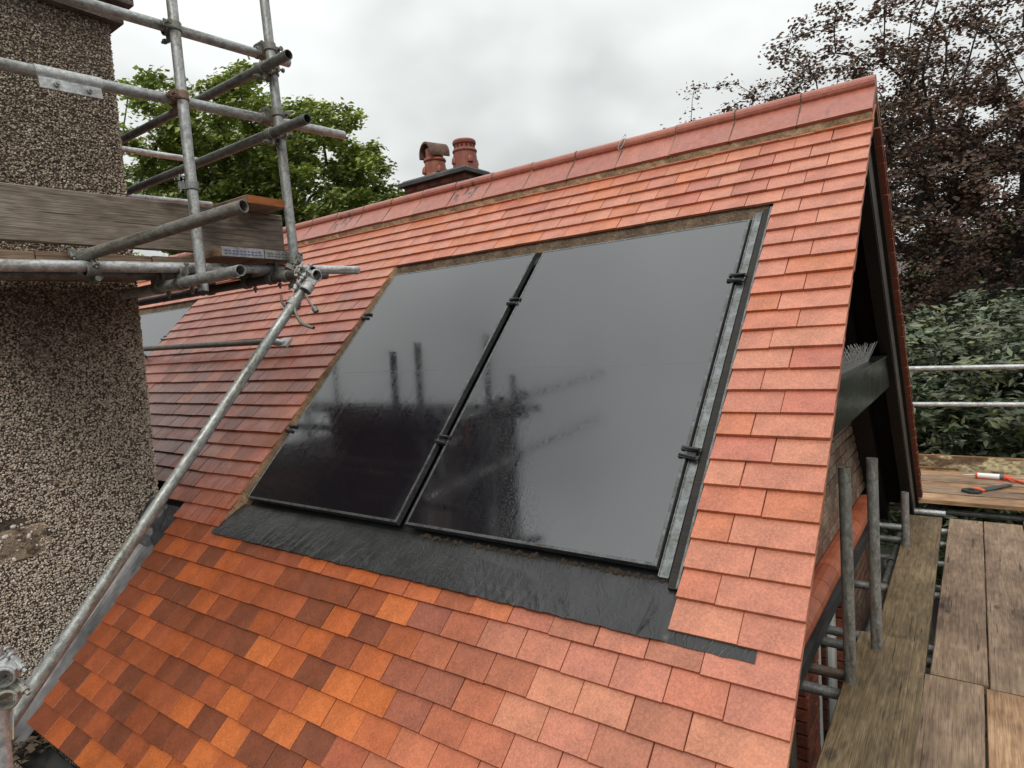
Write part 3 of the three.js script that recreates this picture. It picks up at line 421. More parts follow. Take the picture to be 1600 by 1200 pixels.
// ------------------------------------------------------------------ chimney scaffold (left)
{
  const sc = thing('chimney_scaffold', 'galvanised tube scaffold bracketed round the roughcast chimney', 'scaffold', V(-2.622, -2.722, 2.301));
  const std1 = [V(-2.534, -0.767, 2.044), V(-2.758, 2.138, 1.952)], std2 = [V(-2.473, -0.627, 1.574), V(-2.706, 2.138, 1.498)];
  const at = (s, y) => s[0].clone().lerp(s[1], (y - s[0].y) / (s[1].y - s[0].y)), dir = s => s[1].clone().sub(s[0]);
  const T = (name, a, b, m = GALV, label) => { part(name, tube(a, b), m, sc, label); return [a, b]; };
  T('standard', ...std1); T('standard', ...std2, galv(0.44, 0.455, 0.45));
  const L1 = T('ledger', V(-2.665, 0.508, 1.362), V(-2.687, 0.421, 3.165), GALV), L2 = T('ledger', V(-2.656, 0.189, 1.025), V(-2.678, 0.081, 3.273), GALV);
  const L3 = T('ledger', V(-2.606, -0.614, 1.044), V(-2.622, -0.697, 3.381), GALVL), L4 = T('ledger', V(-2.838, -0.621, 1.092), V(-2.838, -0.708, 3.381), GALVD);
  const T1 = T('transom', V(-2.329, 0.374, 1.610), V(-5.200, 0.385, 1.610), GALVD), T2 = T('transom', V(-2.224, 0.041, 1.612), V(-5.200, 0.049, 1.612), galv(0.22, 0.225, 0.22, 0.8));
  const T3 = T('transom', atDepth(381, 322, 2.32), atX(118, 404, -2.68), galv(0.30, 0.29, 0.26, 0.9, 0.25), 'muddy stained transom slanting across the toe board'), T4 = T('transom', V(-2.124, -0.719, 2.098), V(-3.184, -0.722, 2.098), GALV), T5 = T('transom', V(-2.261, -0.686, 1.626), V(-5.200, -0.683, 1.626), galv(0.16, 0.15, 0.14, 0.9, 0.3));
  T('ledger', V(-4.97, 0.60, 0.62), V(-4.97, 0.47, 4.3), GALVL); T('ledger', V(-4.97, 0.24, 0.56), V(-4.97, 0.11, 4.3), GALV);
  T('transom', V(-2.568, -0.670, 1.847), V(-3.756, -0.681, 1.858), GALVL); T('transom', V(-2.406, -0.670, 2.949), V(-3.490, -0.670, 2.949), GALV);
  const br = T('brace', V(-2.303, -0.778, 1.669), V(-2.433, -2.744, 3.338), galv(0.50, 0.525, 0.51), 'long diagonal brace tube crossing the chimney corner');
  const bd = dir(br);
  const cp = (m, ...a) => part('coupler', coupler(...a), m, sc);
  cp(COUP, at(std1, 0.466), dir(std1), V(-2.674, 0.466, 2.013), V(0, 0, 1)); cp(COUPR, at(std1, 0.142), dir(std1), V(-2.665, 0.142, 2.020), V(0, 0, 1));
  cp(COUP, at(std2, 0.502), dir(std2), V(-2.665, 0.502, 1.539), V(0, 0, 1), -1); cp(COUP, at(std2, 0.374), dir(std2), V(-2.557, 0.374, 1.610), V(1, 0, 0)); cp(COUP, at(std2, 0.162), dir(std2), V(-2.660, 0.162, 1.545), V(0, 0, 1), -1); cp(COUP, at(std2, 0.041), dir(std2), V(-2.525, 0.041, 1.612), V(1, 0, 0));
  cp(GALVL, at(std1, -0.276), dir(std1), at(std1, -0.276), dir(std1), -1); cp(COUP, V(-2.611, -0.670, 2.096), V(0, 0, 1), V(-2.611, -0.722, 2.098), V(1, 0, 0)); cp(COUP, at(std2, -0.605), dir(std2), V(-2.482, -0.686, 1.626), V(1, 0, 0)); cp(COUP, V(-2.609, -0.635, 1.626), V(0, 0, 1), V(-2.609, -0.686, 1.626), V(1, 0, 0)); cp(COUP, V(-2.838, -0.648, 1.626), V(0, 0, 1), V(-2.838, -0.686, 1.626), V(1, 0, 0));
  cp(galv(0.55, 0.55, 0.52), V(-2.314, -0.837, 1.720), bd, V(-2.330, -0.708, 1.626), V(1, 0, 0)); cp(COUP, V(-2.613, -0.675, 2.463), V(0, 0, 1), V(-2.687, -0.681, 2.463), V(1, 0, 0.05)); cp(COUP, V(-2.838, -0.670, 2.098), V(0, 0, 1), V(-2.838, -0.722, 2.098), V(1, 0, 0)); cp(COUP, V(-3.216, -0.686, 1.626), V(1, 0, 0), V(-3.216, -0.659, 1.626), V(0, 0, 1));
  { const e = atX(128, 400, -2.68); cp(COUP, e, T3[1].clone().sub(T3[0]), V(-2.61, -0.68, e.z), V(0, 0, 1)); } cp(GALVL, V(-2.255, -0.708, 1.626), V(1, 0, 0), V(-2.271, -0.767, 1.664), bd, -1);
  // loose flap bolts dangling from the lower coupler
  const flap = (pts, r) => new THREE.TubeGeometry(new THREE.CatmullRomCurve3(pts), 14, r, 7);
  part('flap_bolt', [flap([V(-2.298, -0.843, 1.728), V(-2.282, -0.886, 1.734), V(-2.255, -0.935, 1.728), V(-2.212, -0.956, 1.723), V(-2.174, -0.967, 1.718)], 0.0085)], galv(0.36, 0.35, 0.28), sc); part('flap_bolt', [flap([V(-2.244, -0.800, 1.696), V(-2.212, -0.843, 1.701), V(-2.185, -0.875, 1.696)], 0.006), cyl(V(-2.190, -0.870, 1.696), V(-2.174, -0.891, 1.694), 0.014, 0.014, 6)], COUP, sc);
  part('flap_bolt', [flap([V(-2.536, -0.778, 1.631), V(-2.514, -0.821, 1.642), V(-2.482, -0.837, 1.642)], 0.0065), cyl(V(-2.492, -0.832, 1.642), V(-2.473, -0.843, 1.642), 0.0135, 0.0135, 6)], COUP, sc); part('wire_tie', [new THREE.TorusGeometry(0.031, 0.0028, 6, 20).rotateY(Math.PI / 2).translate(-2.368, -0.686, 1.626), new THREE.TorusGeometry(0.031, 0.0028, 6, 20).rotateY(1.3).translate(-2.346, -0.686, 1.626)], std({ color: lin(0.5, 0.44, 0.25), roughness: 0.6 }), sc);
  // sleeve coupler on the second ledger: plate below with two bolts
  const l2 = z => V(-2.657 - (z - 1.025) * 0.0096, 0.189 - (z - 1.025) * 0.04805, z);
  part('sleeve_coupler', [cyl(l2(2.58), l2(2.335), 0.0285, 0.0285, 20), box(-0.12, 0.11, -0.022, 0.022, -0.006, 0.006).applyMatrix4(rotTo(V(0, 0.048, -1))).translate(-2.645, 0.072, 2.455), ...[2.515, 2.395].flatMap(z => { const p = l2(z); p.y -= 0.047; return [cyl(p.clone(), p.clone().add(V(0.045, 0, 0)), 0.013, 0.013, 6), cyl(p.clone(), p.clone().add(V(0.058, 0, 0)), 0.0065, 0.0065, 8)]; })], GALVL, sc);
  // lower left corner: a short standard with swivel couplers
  const fz = atDepth(0, 1035, 1.95), ft = fz.clone().add(V(-0.02, 0.5, 0)), fb = fz.clone().add(V(0.01, -0.75, 0)); 
  part('standard', tube(V(fz.x - 0.01, -2.6, fz.z + 0.03), V(fz.x - 0.012, fz.y + 0.045, fz.z + 0.01)), GALVL, sc); part('coupler', coupler(V(fz.x - 0.01, fz.y, fz.z + 0.01), V(0, 1, 0), V(fz.x + 0.04, fz.y - 0.03, fz.z), V(1, 0, 0.6)), GALVL, sc); part('coupler', coupler(V(fz.x - 0.01, fz.y - 0.07, fz.z + 0.01), V(0, 1, 0), V(fz.x + 0.04, fz.y - 0.1, fz.z), V(1, 0, 0.6)), galv(0.62, 0.62, 0.56), sc);
}
// boards of the chimney platform
{
  const lay = (name, label, L, w, t, seed, mat, pos, ax, roll = 0, group) => { const g = plank(L, w, t, seed); const o = thing(name, label, 'board', pos, group); const m = shade(new THREE.Mesh(g, mat)); m.name = 'plank'; m.rotation.set(roll, 0, 0); const piv = new THREE.Group(); o.add(m); o.rotation.y = ax; return o; };
  const toe = lay('scaffold_board', 'weathered grey toe board standing on edge along the chimney scaffold', 1.9, 0.225, 0.038, 3, WG, V(-2.712, -0.452, 2.46), Math.PI / 2, Math.PI / 2); toe.rotation.z = -0.058 * 0; toe.rotation.set(0, Math.PI / 2, 0);
  toe.children[0].rotation.set(Math.PI / 2, 0, 0.058);
  lay('scaffold_board', 'short board with a fresh orange end lying across the toe board', 0.95, 0.225, 0.04, 5, WB, V(-2.975, -0.314, 1.685), 0);
  const endb = o => { const L = 0.475; return o; };
  const names = ['platform board with blue lettering on its end band', 'platform board with a punched grey end band'];
  [[1.832, 0], [1.602, 1]].forEach(([z, i]) => {
    const o = lay('scaffold_board', names[i], 1.1, 0.226, 0.04, 11 + i, WB, V(-3.07, -0.575, z), 0);
    local('end_band', [box(0.515, 0.5535, -0.0225, 0.0225, -0.1125, 0.1125)], galv(0.5, 0.51, 0.52), o);
    const k = []; for (let q = 0; q < 10; q++) for (let w = 0; w < 2; w++) k.push(box(0.5535, 0.5545, -0.013 + w * 0.014, -0.007 + w * 0.014, -0.095 + q * 0.02, -0.083 + q * 0.02)); local('band_print', k, i ? std({ color: lin(0.10, 0.10, 0.10), roughness: 0.6 }) : std({ color: lin(0.05, 0.085, 0.22), roughness: 0.5 }), o);
  });
  ['first', 'second', 'third', 'fourth'].forEach((w, i) => lay('scaffold_board', `worn brown board under the grey toe board, ${w} from the two banded boards`, 0.78, 0.222, 0.038, 21 + i, WB, V(-3.085, -0.61 - 0.004 * i, 2.07 + i * 0.228), 0, 0, 'boards under the toe board'));
  { const e = scene.children.find(o => o.userData.label && o.userData.label.startsWith('short board')); local('cut_end', [box(0.4755, 0.4775, -0.0185, 0.0185, -0.1105, 0.1105)], WEnd, e, 'fresh orange cut end'); }
}
// dark tie tube lying over the tiles
{
  const t = thing('tie_tube', 'dark rusty tube lying across the tiles behind the diagonal brace', 'tube', roofPt(-4.3, 0.06, 1.46)); const a = roofPt(-5.6, 0.075, 1.43), b = roofPt(-3.42, 0.075, 1.475); part('tube', tube(a, b, 0.0215, 0.018), RUSTY, t);
  const c = roofPt(-3.37, 0.055, 1.475); part('end_bracket', [box(-0.05, 0.06, -0.02, 0.0, -0.045, 0.03).applyMatrix4(new THREE.Matrix4().makeRotationX(PITCH)).translate(c.x, c.y, c.z), cyl(roofPt(-3.44, 0.07, 1.475), roofPt(-3.36, 0.05, 1.475), 0.026, 0.016, 12)], GALVL, t); part('support_foot', [cyl(roofPt(-5.5, -0.07, 1.433), roofPt(-5.5, 0.07, 1.433), 0.012)], RUSTY, t);
}
// debris in the lower left corner
{
  const d = thing('leaf_debris', 'heap of brown leaves and twigs in the eave corner', 'debris', roofPt(-3.35, -0.05, 3.98)); const r = rng(55), L = []; const b = roofPt(-3.3, -0.03, 3.96);
  for (let i = 0; i < 170; i++) { const s = 0.012 + r() * 0.02; const g = new THREE.BufferGeometry(); g.setAttribute('position', new THREE.Float32BufferAttribute([-s, 0, 0, 0, s * 0.3, -s * 0.5, s, 0, 0, -s, 0, 0, s, 0, 0, 0, s * 0.3, s * 0.5], 3)); g.setAttribute('uv', new THREE.Float32BufferAttribute(new Array(12).fill(0), 2)); g.computeVertexNormals(); g.rotateX(r() * 6).rotateY(r() * 6).translate(b.x + (r() - 0.5) * 0.34, b.y + r() * 0.05 - 0.02, b.z + (r() - 0.45) * 0.22); L.push(g); }
  part('leaves', L, std({ color: lin(0.10, 0.075, 0.05), roughness: 0.8, side: THREE.DoubleSide }), d).userData.kind = 'stuff';
  const tw = []; for (let i = 0; i < 14; i++) { const a = b.clone().add(V((r() - 0.5) * 0.3, r() * 0.05, (r() - 0.5) * 0.2)); tw.push(cyl(a, a.clone().add(V((r() - 0.3) * 0.14, (r() - 0.3) * 0.06, (r() - 0.5) * 0.1)), 0.004, 0.002, 5)); } part('twigs', tw, std({ color: lin(0.09, 0.07, 0.045), roughness: 0.9 }), d).userData.kind = 'stuff';
  const tg = thing('warning_tag', 'white and yellow plastic tag hanging beside the brace foot', 'tag', atDepth(12, 1110, 1.98)); const p = atDepth(12, 1110, 1.98), q = g => g.applyMatrix4(new THREE.Matrix4().makeBasis(RX, RY, RZ)).translate(p.x, p.y, p.z); part('card', [q(box(-0.022, 0.018, -0.09, 0.09, -0.002, 0.002))], std({ color: lin(0.75, 0.76, 0.72), roughness: 0.4 }), tg); part('yellow_band', [q(box(-0.02, 0.016, 0.0, 0.028, 0.002, 0.0035)), q(box(-0.02, 0.016, -0.085, -0.06, 0.002, 0.0035))], std({ color: lin(0.75, 0.55, 0.03), roughness: 0.4 }), tg);
}

// ------------------------------------------------------------------ access scaffold (right)
const YB = -2.675;
{
  const sc = thing('access_scaffold', 'galvanised tube scaffold carrying the boards beside the gable', 'scaffold', V(0.1, GROUND, -1));
  const T = (name, a, b, m = GALV) => { part(name, tube(a, b), m, sc); };
  T('standard', V(-0.055, GROUND, 0.80), V(-0.078, -1.705, 0.698), galv(0.36, 0.365, 0.34)); T('standard', V(0.005, GROUND, 0.46), V(-0.019, -1.733, 0.335), galv(0.40, 0.41, 0.39)); T('standard', V(-0.02, GROUND, -1.30), V(-0.031, -2.302, -1.394), galv(0.42, 0.43, 0.42));
  const dk = galv(0.2, 0.205, 0.2, 0.9, 0.3), md = galv(0.3, 0.31, 0.31);
  for (const [z, x0, m, y] of [[-0.715, -0.36, md, -2.745], [0.01, -0.34, md, -2.745], [0.121, -0.33, dk, -2.76], [0.413, -0.33, RUSTY, -2.77], [0.639, -0.30, md, -2.745], [-1.72, -0.3, md, -2.745], [-2.05, -0.3, GALV, -2.745]]) T('transom', V(x0, y, z), V(1.35, y, z), m);
  T('transom', V(-0.12, -2.70, -2.40), V(0.165, -2.705, -2.41), GALV);
  T('ledger', V(-0.118, -2.80, -2.3), V(-0.10, -2.80, 0.95), md); T('ledger', V(-0.112, -2.785, 0.745), V(-0.118, -2.83, 2.9), galv(0.24, 0.25, 0.25)); T('ledger', V(1.2, -2.80, -4.1), V(1.2, -2.80, 3.4)); T('brace', V(-0.16, -2.85, -1.5), V(-0.1, -4.6, 0.9), GALVD); T('brace', V(-0.22, -2.9, -0.2), V(-0.2, -4.4, -2.0), GALV); T('ledger', V(-0.14, -4.4, -2.6), V(-0.14, -4.4, 2.5), GALV);
  T('transom', V(-0.6, -3.3, -2.35), V(0.4, -3.3, -2.35), GALV); T('transom', V(-0.55, -3.15, -2.5), V(0.4, -3.15, -2.5), GALVL); T('transom', V(-0.6, -2.9, -2.6), V(0.4, -2.9, -2.6), GALVD);
  for (const z of [2.5, -3.95]) T('standard', V(1.2, GROUND, z), V(1.2, -1.3, z), GALV);
  T('guard_rail', V(-1.2, -1.649, -4.03), V(2.3, -1.659, -4.03), GALVL); T('guard_rail', V(-1.2, -2.024, -4.03), V(2.3, -2.009, -4.03), GALVL); T('standard', V(-1.1, GROUND, -4.08), V(-1.1, -1.3, -4.08)); T('standard', V(2.2, GROUND, -4.08), V(2.2, -1.3, -4.08)); T('ledger', V(-1.3, -2.76, -3.85), V(2.4, -2.76, -3.85)); T('ledger', V(-1.3, -2.76, -2.7), V(2.4, -2.76, -2.7));
  const cp = (m, ...a) => part('coupler', coupler(...a), m, sc); cp(COUP, V(-0.058, -2.77, 0.772), V(0, 1, 0), V(-0.11, -2.79, 0.79), V(0, 0, 1)); cp(COUP, V(-0.09, -2.745, 0.639), V(1, 0, 0), V(-0.11, -2.80, 0.64), V(0, 0, 1)); cp(COUP, V(-0.02, -2.77, -1.36), V(0, 1, 0), V(-0.115, -2.79, -1.36), V(0, 0, 1)); cp(COUP, V(-0.005, -2.74, 0.40), V(0, 1, 0), V(-0.1, -2.77, 0.41), V(1, 0, 0)); cp(COUP, V(-0.1, -2.76, 0.121), V(1, 0, 0), V(-0.11, -2.8, 0.12), V(0, 0, 1)); cp(COUP, V(-0.1, -2.745, -0.715), V(1, 0, 0), V(-0.11, -2.8, -0.715), V(0, 0, 1));
}
{
  const B = (label, x0, x1, z0, z1, seed, mat, y = YB - 0.019, yaw = 0, group) => { const o = thing('scaffold_board', label, 'board', V((x0 + x1) / 2, y, (z0 + z1) / 2), group); const m = shade(new THREE.Mesh(plank(z1 - z0, x1 - x0, 0.038, seed), mat)); m.name = 'plank'; m.rotation.y = Math.PI / 2 + yaw; o.add(m); return o; };
  B('olive brown board lapped on top of the inner board beside the two short poles', -0.092, 0.136, 0.19, 2.6, 41, WO, YB + 0.022, 0.012);
  B('long olive board nearest the gable under the lapped board', -0.052, 0.171, -2.19, 1.9, 42, WO, YB - 0.019, 0.010);
  B('brown walkway board beside the gap along the olive board', 0.196, 0.402, -2.19, 0.40, 43, WB); B('brown walkway board between two other long boards', 0.408, 0.636, -2.19, 0.42, 44, WB); B('darker board along the outer edge of the walkway', 0.645, 0.87, -2.3, 1.5, 45, WO); B('outermost board of the walkway', 0.88, 1.1, -2.3, 2.0, 50, WB);
  B('broad brown board butted to the walkway boards beside the lapped board', 0.176, 0.388, 0.41, 3.6, 46, WB, YB - 0.019, 0.0); B('pale brown board butted to the walkway boards along the outer edge', 0.394, 0.62, 0.43, 3.6, 47, WP, YB - 0.019);
  const bandEnd = (x, z) => 0;
  const X = (label, z0, z1, seed, mat, y, group) => { const o = thing('scaffold_board', label, 'board', V(0.7, y, (z0 + z1) / 2), group); const m = shade(new THREE.Mesh(plank(3.0, z1 - z0, 0.038, seed), mat)); m.name = 'plank'; o.add(m); return o; };
  const yx = YB + 0.034; X('pale cross board with the saw lying at its edge, first of the far platform', -2.755, -2.535, 51, WP, yx); X('cross board under the saw blade', -2.985, -2.765, 52, WB, yx + 0.007); X('cross board between the saw and the sealant gun', -3.215, -2.995, 53, WP, yx - 0.002); X('cross board under the sealant gun', -3.445, -3.225, 54, WB, yx + 0.005); X('cross board against the lichen covered toe board', -3.68, -3.455, 55, WP, yx);
  const lich = tex(512, 256, (u, v) => { const a = tf(u, v, 10, 8, 701, 5), b = tf(u, v, 40, 20, 705, 3), t = clamp((a - 0.36) * 6, 0, 1) * clamp(0.5 + b, 0, 1); return [lerp(0.46, 0.84, t), lerp(0.38, 0.79, t), lerp(0.29, 0.63, t)].map(c => c * (0.85 + (b - 0.5) * 0.6)); }, [1.2, 0.4]);
  const t = thing('scaffold_board', 'pale lichen covered toe board closing the far platform', 'board', V(0.7, -2.605, -3.80)); const m = shade(new THREE.Mesh(plank(3.6, 0.225, 0.04, 61), std({ map: lich, roughness: 0.85, bumpMap: woodBump, bumpScale: 0.003 }))); m.name = 'plank'; m.rotation.x = Math.PI / 2; t.add(m);
  const cl = local('top_edge', box(-1.8, 1.8, 0.1125, 0.115, -0.019, 0.019), wood(woodPale, 0.7, lin(0.9, 0.75, 0.6)), t);
  const yb = thing('timber_batten', 'thin yellow batten lying against the far toe board', 'batten', V(0.02, YB + 0.064, -3.735)); local('batten', plank(0.42, 0.022, 0.02, 71), std({ color: lin(0.62, 0.44, 0.13), map: woodPale, roughness: 0.6 }), yb);
}
// sealant gun and saw on the far platform
const YT = YB + 0.055;
{
  const g = thing('sealant_gun', 'orange sealant gun with a white cartridge lying on the far boards', 'sealant gun', V(0.5, YT, -3.39)); const a = V(0.36, YT + 0.03, -3.43), d = V(1, 0, 0.12).normalize(); const P = (t, y = 0, z = 0) => a.clone().addScaledVector(d, t).add(V(0, y, z)); const OR = std({ color: lin(0.62, 0.085, 0.035), roughness: 0.42 });
  part('cradle', [cyl(P(0), P(0.012), 0.030, 0.030, 18), cyl(P(0.205), P(0.215), 0.029, 0.029, 18), box(0, 0.21, -0.028, -0.022, -0.016, 0.016).applyMatrix4(rotTo(d)).translate(a.x, a.y, a.z)], OR, g); part('cartridge', [cyl(P(0.015), P(0.175), 0.0245, 0.0245, 18)], std({ color: lin(0.78, 0.78, 0.78), roughness: 0.35 }), g); part('cartridge_cap', [cyl(P(0.175), P(0.204), 0.024, 0.024, 18)], std({ color: lin(0.10, 0.10, 0.12), roughness: 0.5 }), g); part('nozzle', [cyl(P(-0.10, -0.005), P(0), 0.003, 0.008, 10)], std({ color: lin(0.6, 0.6, 0.6), roughness: 0.4 }), g);
  part('rod', [cyl(P(0.21), P(0.42, -0.005), 0.005, 0.005, 8), cyl(P(0.42, -0.005), P(0.42, 0.03), 0.005, 0.005, 8)], galv(0.4, 0.4, 0.4), g); part('handle', [cyl(P(0.215, -0.004), P(0.27, -0.008), 0.02, 0.017, 12), new THREE.TubeGeometry(new THREE.CatmullRomCurve3([P(0.255, -0.01), P(0.29, -0.012, 0.03), P(0.33, -0.014, 0.075), P(0.36, -0.014, 0.11)]), 12, 0.012, 8)], OR, g); part('trigger', [new THREE.TubeGeometry(new THREE.CatmullRomCurve3([P(0.235, -0.012, 0.01), P(0.255, -0.014, 0.05), P(0.285, -0.015, 0.085)]), 12, 0.007, 8)], OR, g);
  const s = thing('hand_saw', 'hand saw with black and orange handle lying on the far boards', 'saw', V(0.45, YT, -2.95)); const h = V(0.335, YT + 0.012, -2.87), bd = V(0.27, 0, -0.36).normalize(), bn = V(-bd.z, 0, bd.x); const Q = (u, v, y = 0) => h.clone().addScaledVector(bd, u).addScaledVector(bn, v).add(V(0, y, 0));
  const ext = (pts, th, hole) => { const sh = new THREE.Shape(pts.map(p => new THREE.Vector2(...p))); if (hole) sh.holes.push(new THREE.Path(hole.map(p => new THREE.Vector2(...p)))); return new THREE.ExtrudeGeometry(sh, { depth: th, bevelEnabled: th > 0.005, bevelSize: 0.003, bevelThickness: 0.003, bevelSegments: 2 }).rotateX(Math.PI / 2).applyMatrix4(new THREE.Matrix4().makeBasis(bd, V(0, 1, 0), bn.clone().negate().negate())).translate(h.x, h.y + th / 2, h.z); };
  part('blade', [ext([[0.06, -0.05], [0.45, -0.01], [0.45, 0.025], [0.06, 0.055]], 0.0012)], std({ color: lin(0.13, 0.14, 0.145), metalness: 0.7, roughness: 0.4 }), s);
  part('grip', [ext([[-0.06, -0.04], [-0.03, -0.065], [0.03, -0.055], [0.05, -0.03], [0.05, 0.035], [0.02, 0.065], [-0.03, 0.07], [-0.065, 0.04]], 0.02, [[-0.03, -0.03], [0.015, -0.03], [0.015, 0.03], [-0.03, 0.035]])], std({ color: lin(0.02, 0.02, 0.022), roughness: 0.55 }), s); part('handle_cheek', [ext([[0.05, -0.05], [0.105, -0.045], [0.09, 0.04], [0.05, 0.06]], 0.019)], std({ color: lin(0.70, 0.12, 0.025), roughness: 0.45 }), s);
}

// ------------------------------------------------------------------ brick chimney behind the ridge
{
  const n = atDepth(727, 258, 8), zN = n.z, xR = n.x, xLft = atZ(620, 286, zN).x, yT = n.y, D = 0.62;
  const ch = thing('brick_chimney', 'brick chimney with a dark capping slab behind the ridge', 'chimney', V((xR + xLft) / 2, GROUND, zN - D / 2));
  const slabM = lead(0.12, 0.125, 0.12, 0.7); const o = 0.07;
  part('capping_slab', [triUV(chamBox(xLft, xR, zN - D, zN, 0.055, 0.012, yT)), triUV(chamBox(xLft + 0.05, xR - 0.05, zN - D + 0.05, zN - 0.05, 0.03, 0.012, yT + 0.028))], slabM, ch, 'dark weathered capping slab');
  part('stack_core', box(xLft + o + 0.014, xR - o - 0.014, GROUND, yT - 0.056, zN - D + o + 0.014, zN - o - 0.014), mortar(0.17, 0.13, 0.10), ch);
  const bm = [[0.22, 0.08, 0.055], [0.27, 0.10, 0.06], [0.17, 0.07, 0.055]].map(c => brickMat(...c)), r = rng(3), bgX = triUV(chamBox(-0.105, 0.105, -0.0325, 0.0325, 0.05, 0.005, 0)).rotateX(Math.PI / 2), bgZ = bgX.clone().rotateY(Math.PI / 2), wp = worldPos.get(ch);
  for (let k = 0; k < 6; k++) { const y = yT - 0.098 - k * 0.075; for (let x = xR - o - 0.105 - (k % 2) * 0.11; x > xLft + o + 0.08; x -= 0.22) { const m = shade(new THREE.Mesh(bgX, bm[Math.floor(r() * 3)])); m.name = 'brick'; m.position.set(x - wp.x, y - wp.y, zN - o - wp.z + (r() - 0.5) * 0.006); ch.add(m); } for (let z = zN - o - 0.105 - (k % 2) * 0.11; z > zN - D + o + 0.05; z -= 0.22) { const m = shade(new THREE.Mesh(bgZ, bm[Math.floor(r() * 3)])); m.name = 'brick'; m.position.set(xR - o - wp.x, y - wp.y, z - wp.z); ch.add(m); } }
  const pots = [atZ(680, 262, zN - D * 0.5), atZ(727, 252, zN - D * 0.5)]; pots.forEach(p => p.y = yT + 0.02);
  const PM = [clay(0.30, 0.085, 0.045), clay(0.27, 0.07, 0.042)], lath = (pts, p) => triUV(new THREE.LatheGeometry(pts.map(q => new THREE.Vector2(...q)), 28).translate(p.x, p.y, p.z));
  const gill = (p, a, y) => { const g = new THREE.SphereGeometry(0.042, 10, 8, 0, Math.PI * 2, 0, Math.PI * 0.5).scale(1, 2.2, 0.75); return g.translate(0, y, 0.158).rotateY(a).translate(p.x, p.y, p.z); };
  const p0 = pots[0], p1 = pots[1];
  const pot0 = part('chimney_pot', [lath([[0.165, 0], [0.168, 0.02], [0.155, 0.06], [0.145, 0.17], [0.138, 0.225], [0.152, 0.235], [0.155, 0.25], [0.145, 0.27], [0.12, 0.275], [0.12, 0.40], [0.10, 0.40], [0.10, 0.1]], p0)], PM[0], ch, 'clay pot under a curved cowl');
  for (const a of [-0.5, 1.1, 2.7, -2.0]) part('gill', [gill(p0, a, 0.07)], PM[0], pot0);
  const arc = new THREE.Shape(); const R = 0.155; arc.absarc(0, 0, R, -0.25, Math.PI + 0.25, false); arc.absarc(0, 0, R - 0.022, Math.PI + 0.25, -0.25, true);
  part('cowl', [triUV(new THREE.ExtrudeGeometry(arc, { depth: 0.30, bevelEnabled: true, bevelSize: 0.003, bevelThickness: 0.003, bevelSegments: 1, curveSegments: 20 }).translate(0, 0, -0.15).rotateY(-0.35).translate(p0.x, p0.y + 0.33, p0.z))], std({ color: lin(0.20, 0.115, 0.085), map: mortarMap, roughness: 0.8 }), pot0, 'curved brown cowl open at both ends');
  const pot1 = part('chimney_pot', [lath([[0.168, 0], [0.17, 0.02], [0.165, 0.07], [0.158, 0.15], [0.150, 0.235], [0.160, 0.245], [0.162, 0.262], [0.150, 0.28], [0.138, 0.29], [0.136, 0.335], [0.152, 0.345], [0.155, 0.375], [0.145, 0.395], [0.11, 0.395], [0.11, 0.1]], p1)], PM[1], ch, 'round clay pot with a vented rim');
  for (const a of [-0.5, 1.1, 2.7, -2.0]) part('gill', [gill(p1, a, 0.09)], PM[1], pot1);
  const vents = []; for (let k = 0; k < 14; k++) { const a = k / 14 * 6.283; vents.push(box(-0.012, 0.012, 0.297, 0.327, 0.1355, 0.1385).rotateY(a).translate(p1.x, p1.y, p1.z)); } part('rim_vents', vents, std({ color: lin(0.02, 0.015, 0.012), roughness: 0.9 }), pot1);
}
// ------------------------------------------------------------------ far brick house
{
  const z = -27, h = thing('distant_house', 'far red brick house glimpsed between the beech and the shrubs', 'house', V(0.5, GROUND, z - 4));
  const a = atZ(1437, 590, z), b = atZ(1512, 500, z); const wm = brickMat(0.36, 0.125, 0.07);
  part('wall', box(-8, 6, GROUND, -1.2, z - 7, z), wm, h); part('roof', triUV(new THREE.ExtrudeGeometry(new THREE.Shape([new THREE.Vector2(-0.4, 0), new THREE.Vector2(7.4, 0), new THREE.Vector2(3.5, 3.2)]), { depth: 14.6, bevelEnabled: false }).rotateY(-Math.PI / 2).scale(1, 1, -1).translate(6.3, -1.2, z)), clay(0.12, 0.08, 0.07), h);
  const c = atZ(1424, 556, z); const x0 = c.x - 0.55, x1 = c.x + 0.32, y0 = c.y - 0.75, y1 = c.y + 0.48; const f = part('window_frame', [box(x0, x1, y1 - 0.08, y1, z, z + 0.06), box(x0, x1, y0, y0 + 0.12, z, z + 0.08), box(x0, x0 + 0.08, y0 + 0.12, y1 - 0.08, z, z + 0.06), box(x1 - 0.08, x1, y0 + 0.12, y1 - 0.08, z, z + 0.06)], std({ color: lin(0.75, 0.76, 0.76), roughness: 0.4 }), h); part('pane', box(x0 + 0.08, x1 - 0.08, y0 + 0.12, y1 - 0.08, z + 0.01, z + 0.02), std({ color: lin(0.03, 0.035, 0.035), roughness: 0.1 }), f);
  part('string_course', box(-8, 6, c.y - 1.55, c.y - 1.42, z, z + 0.05), std({ color: lin(0.6, 0.6, 0.58), roughness: 0.6 }), h);
}
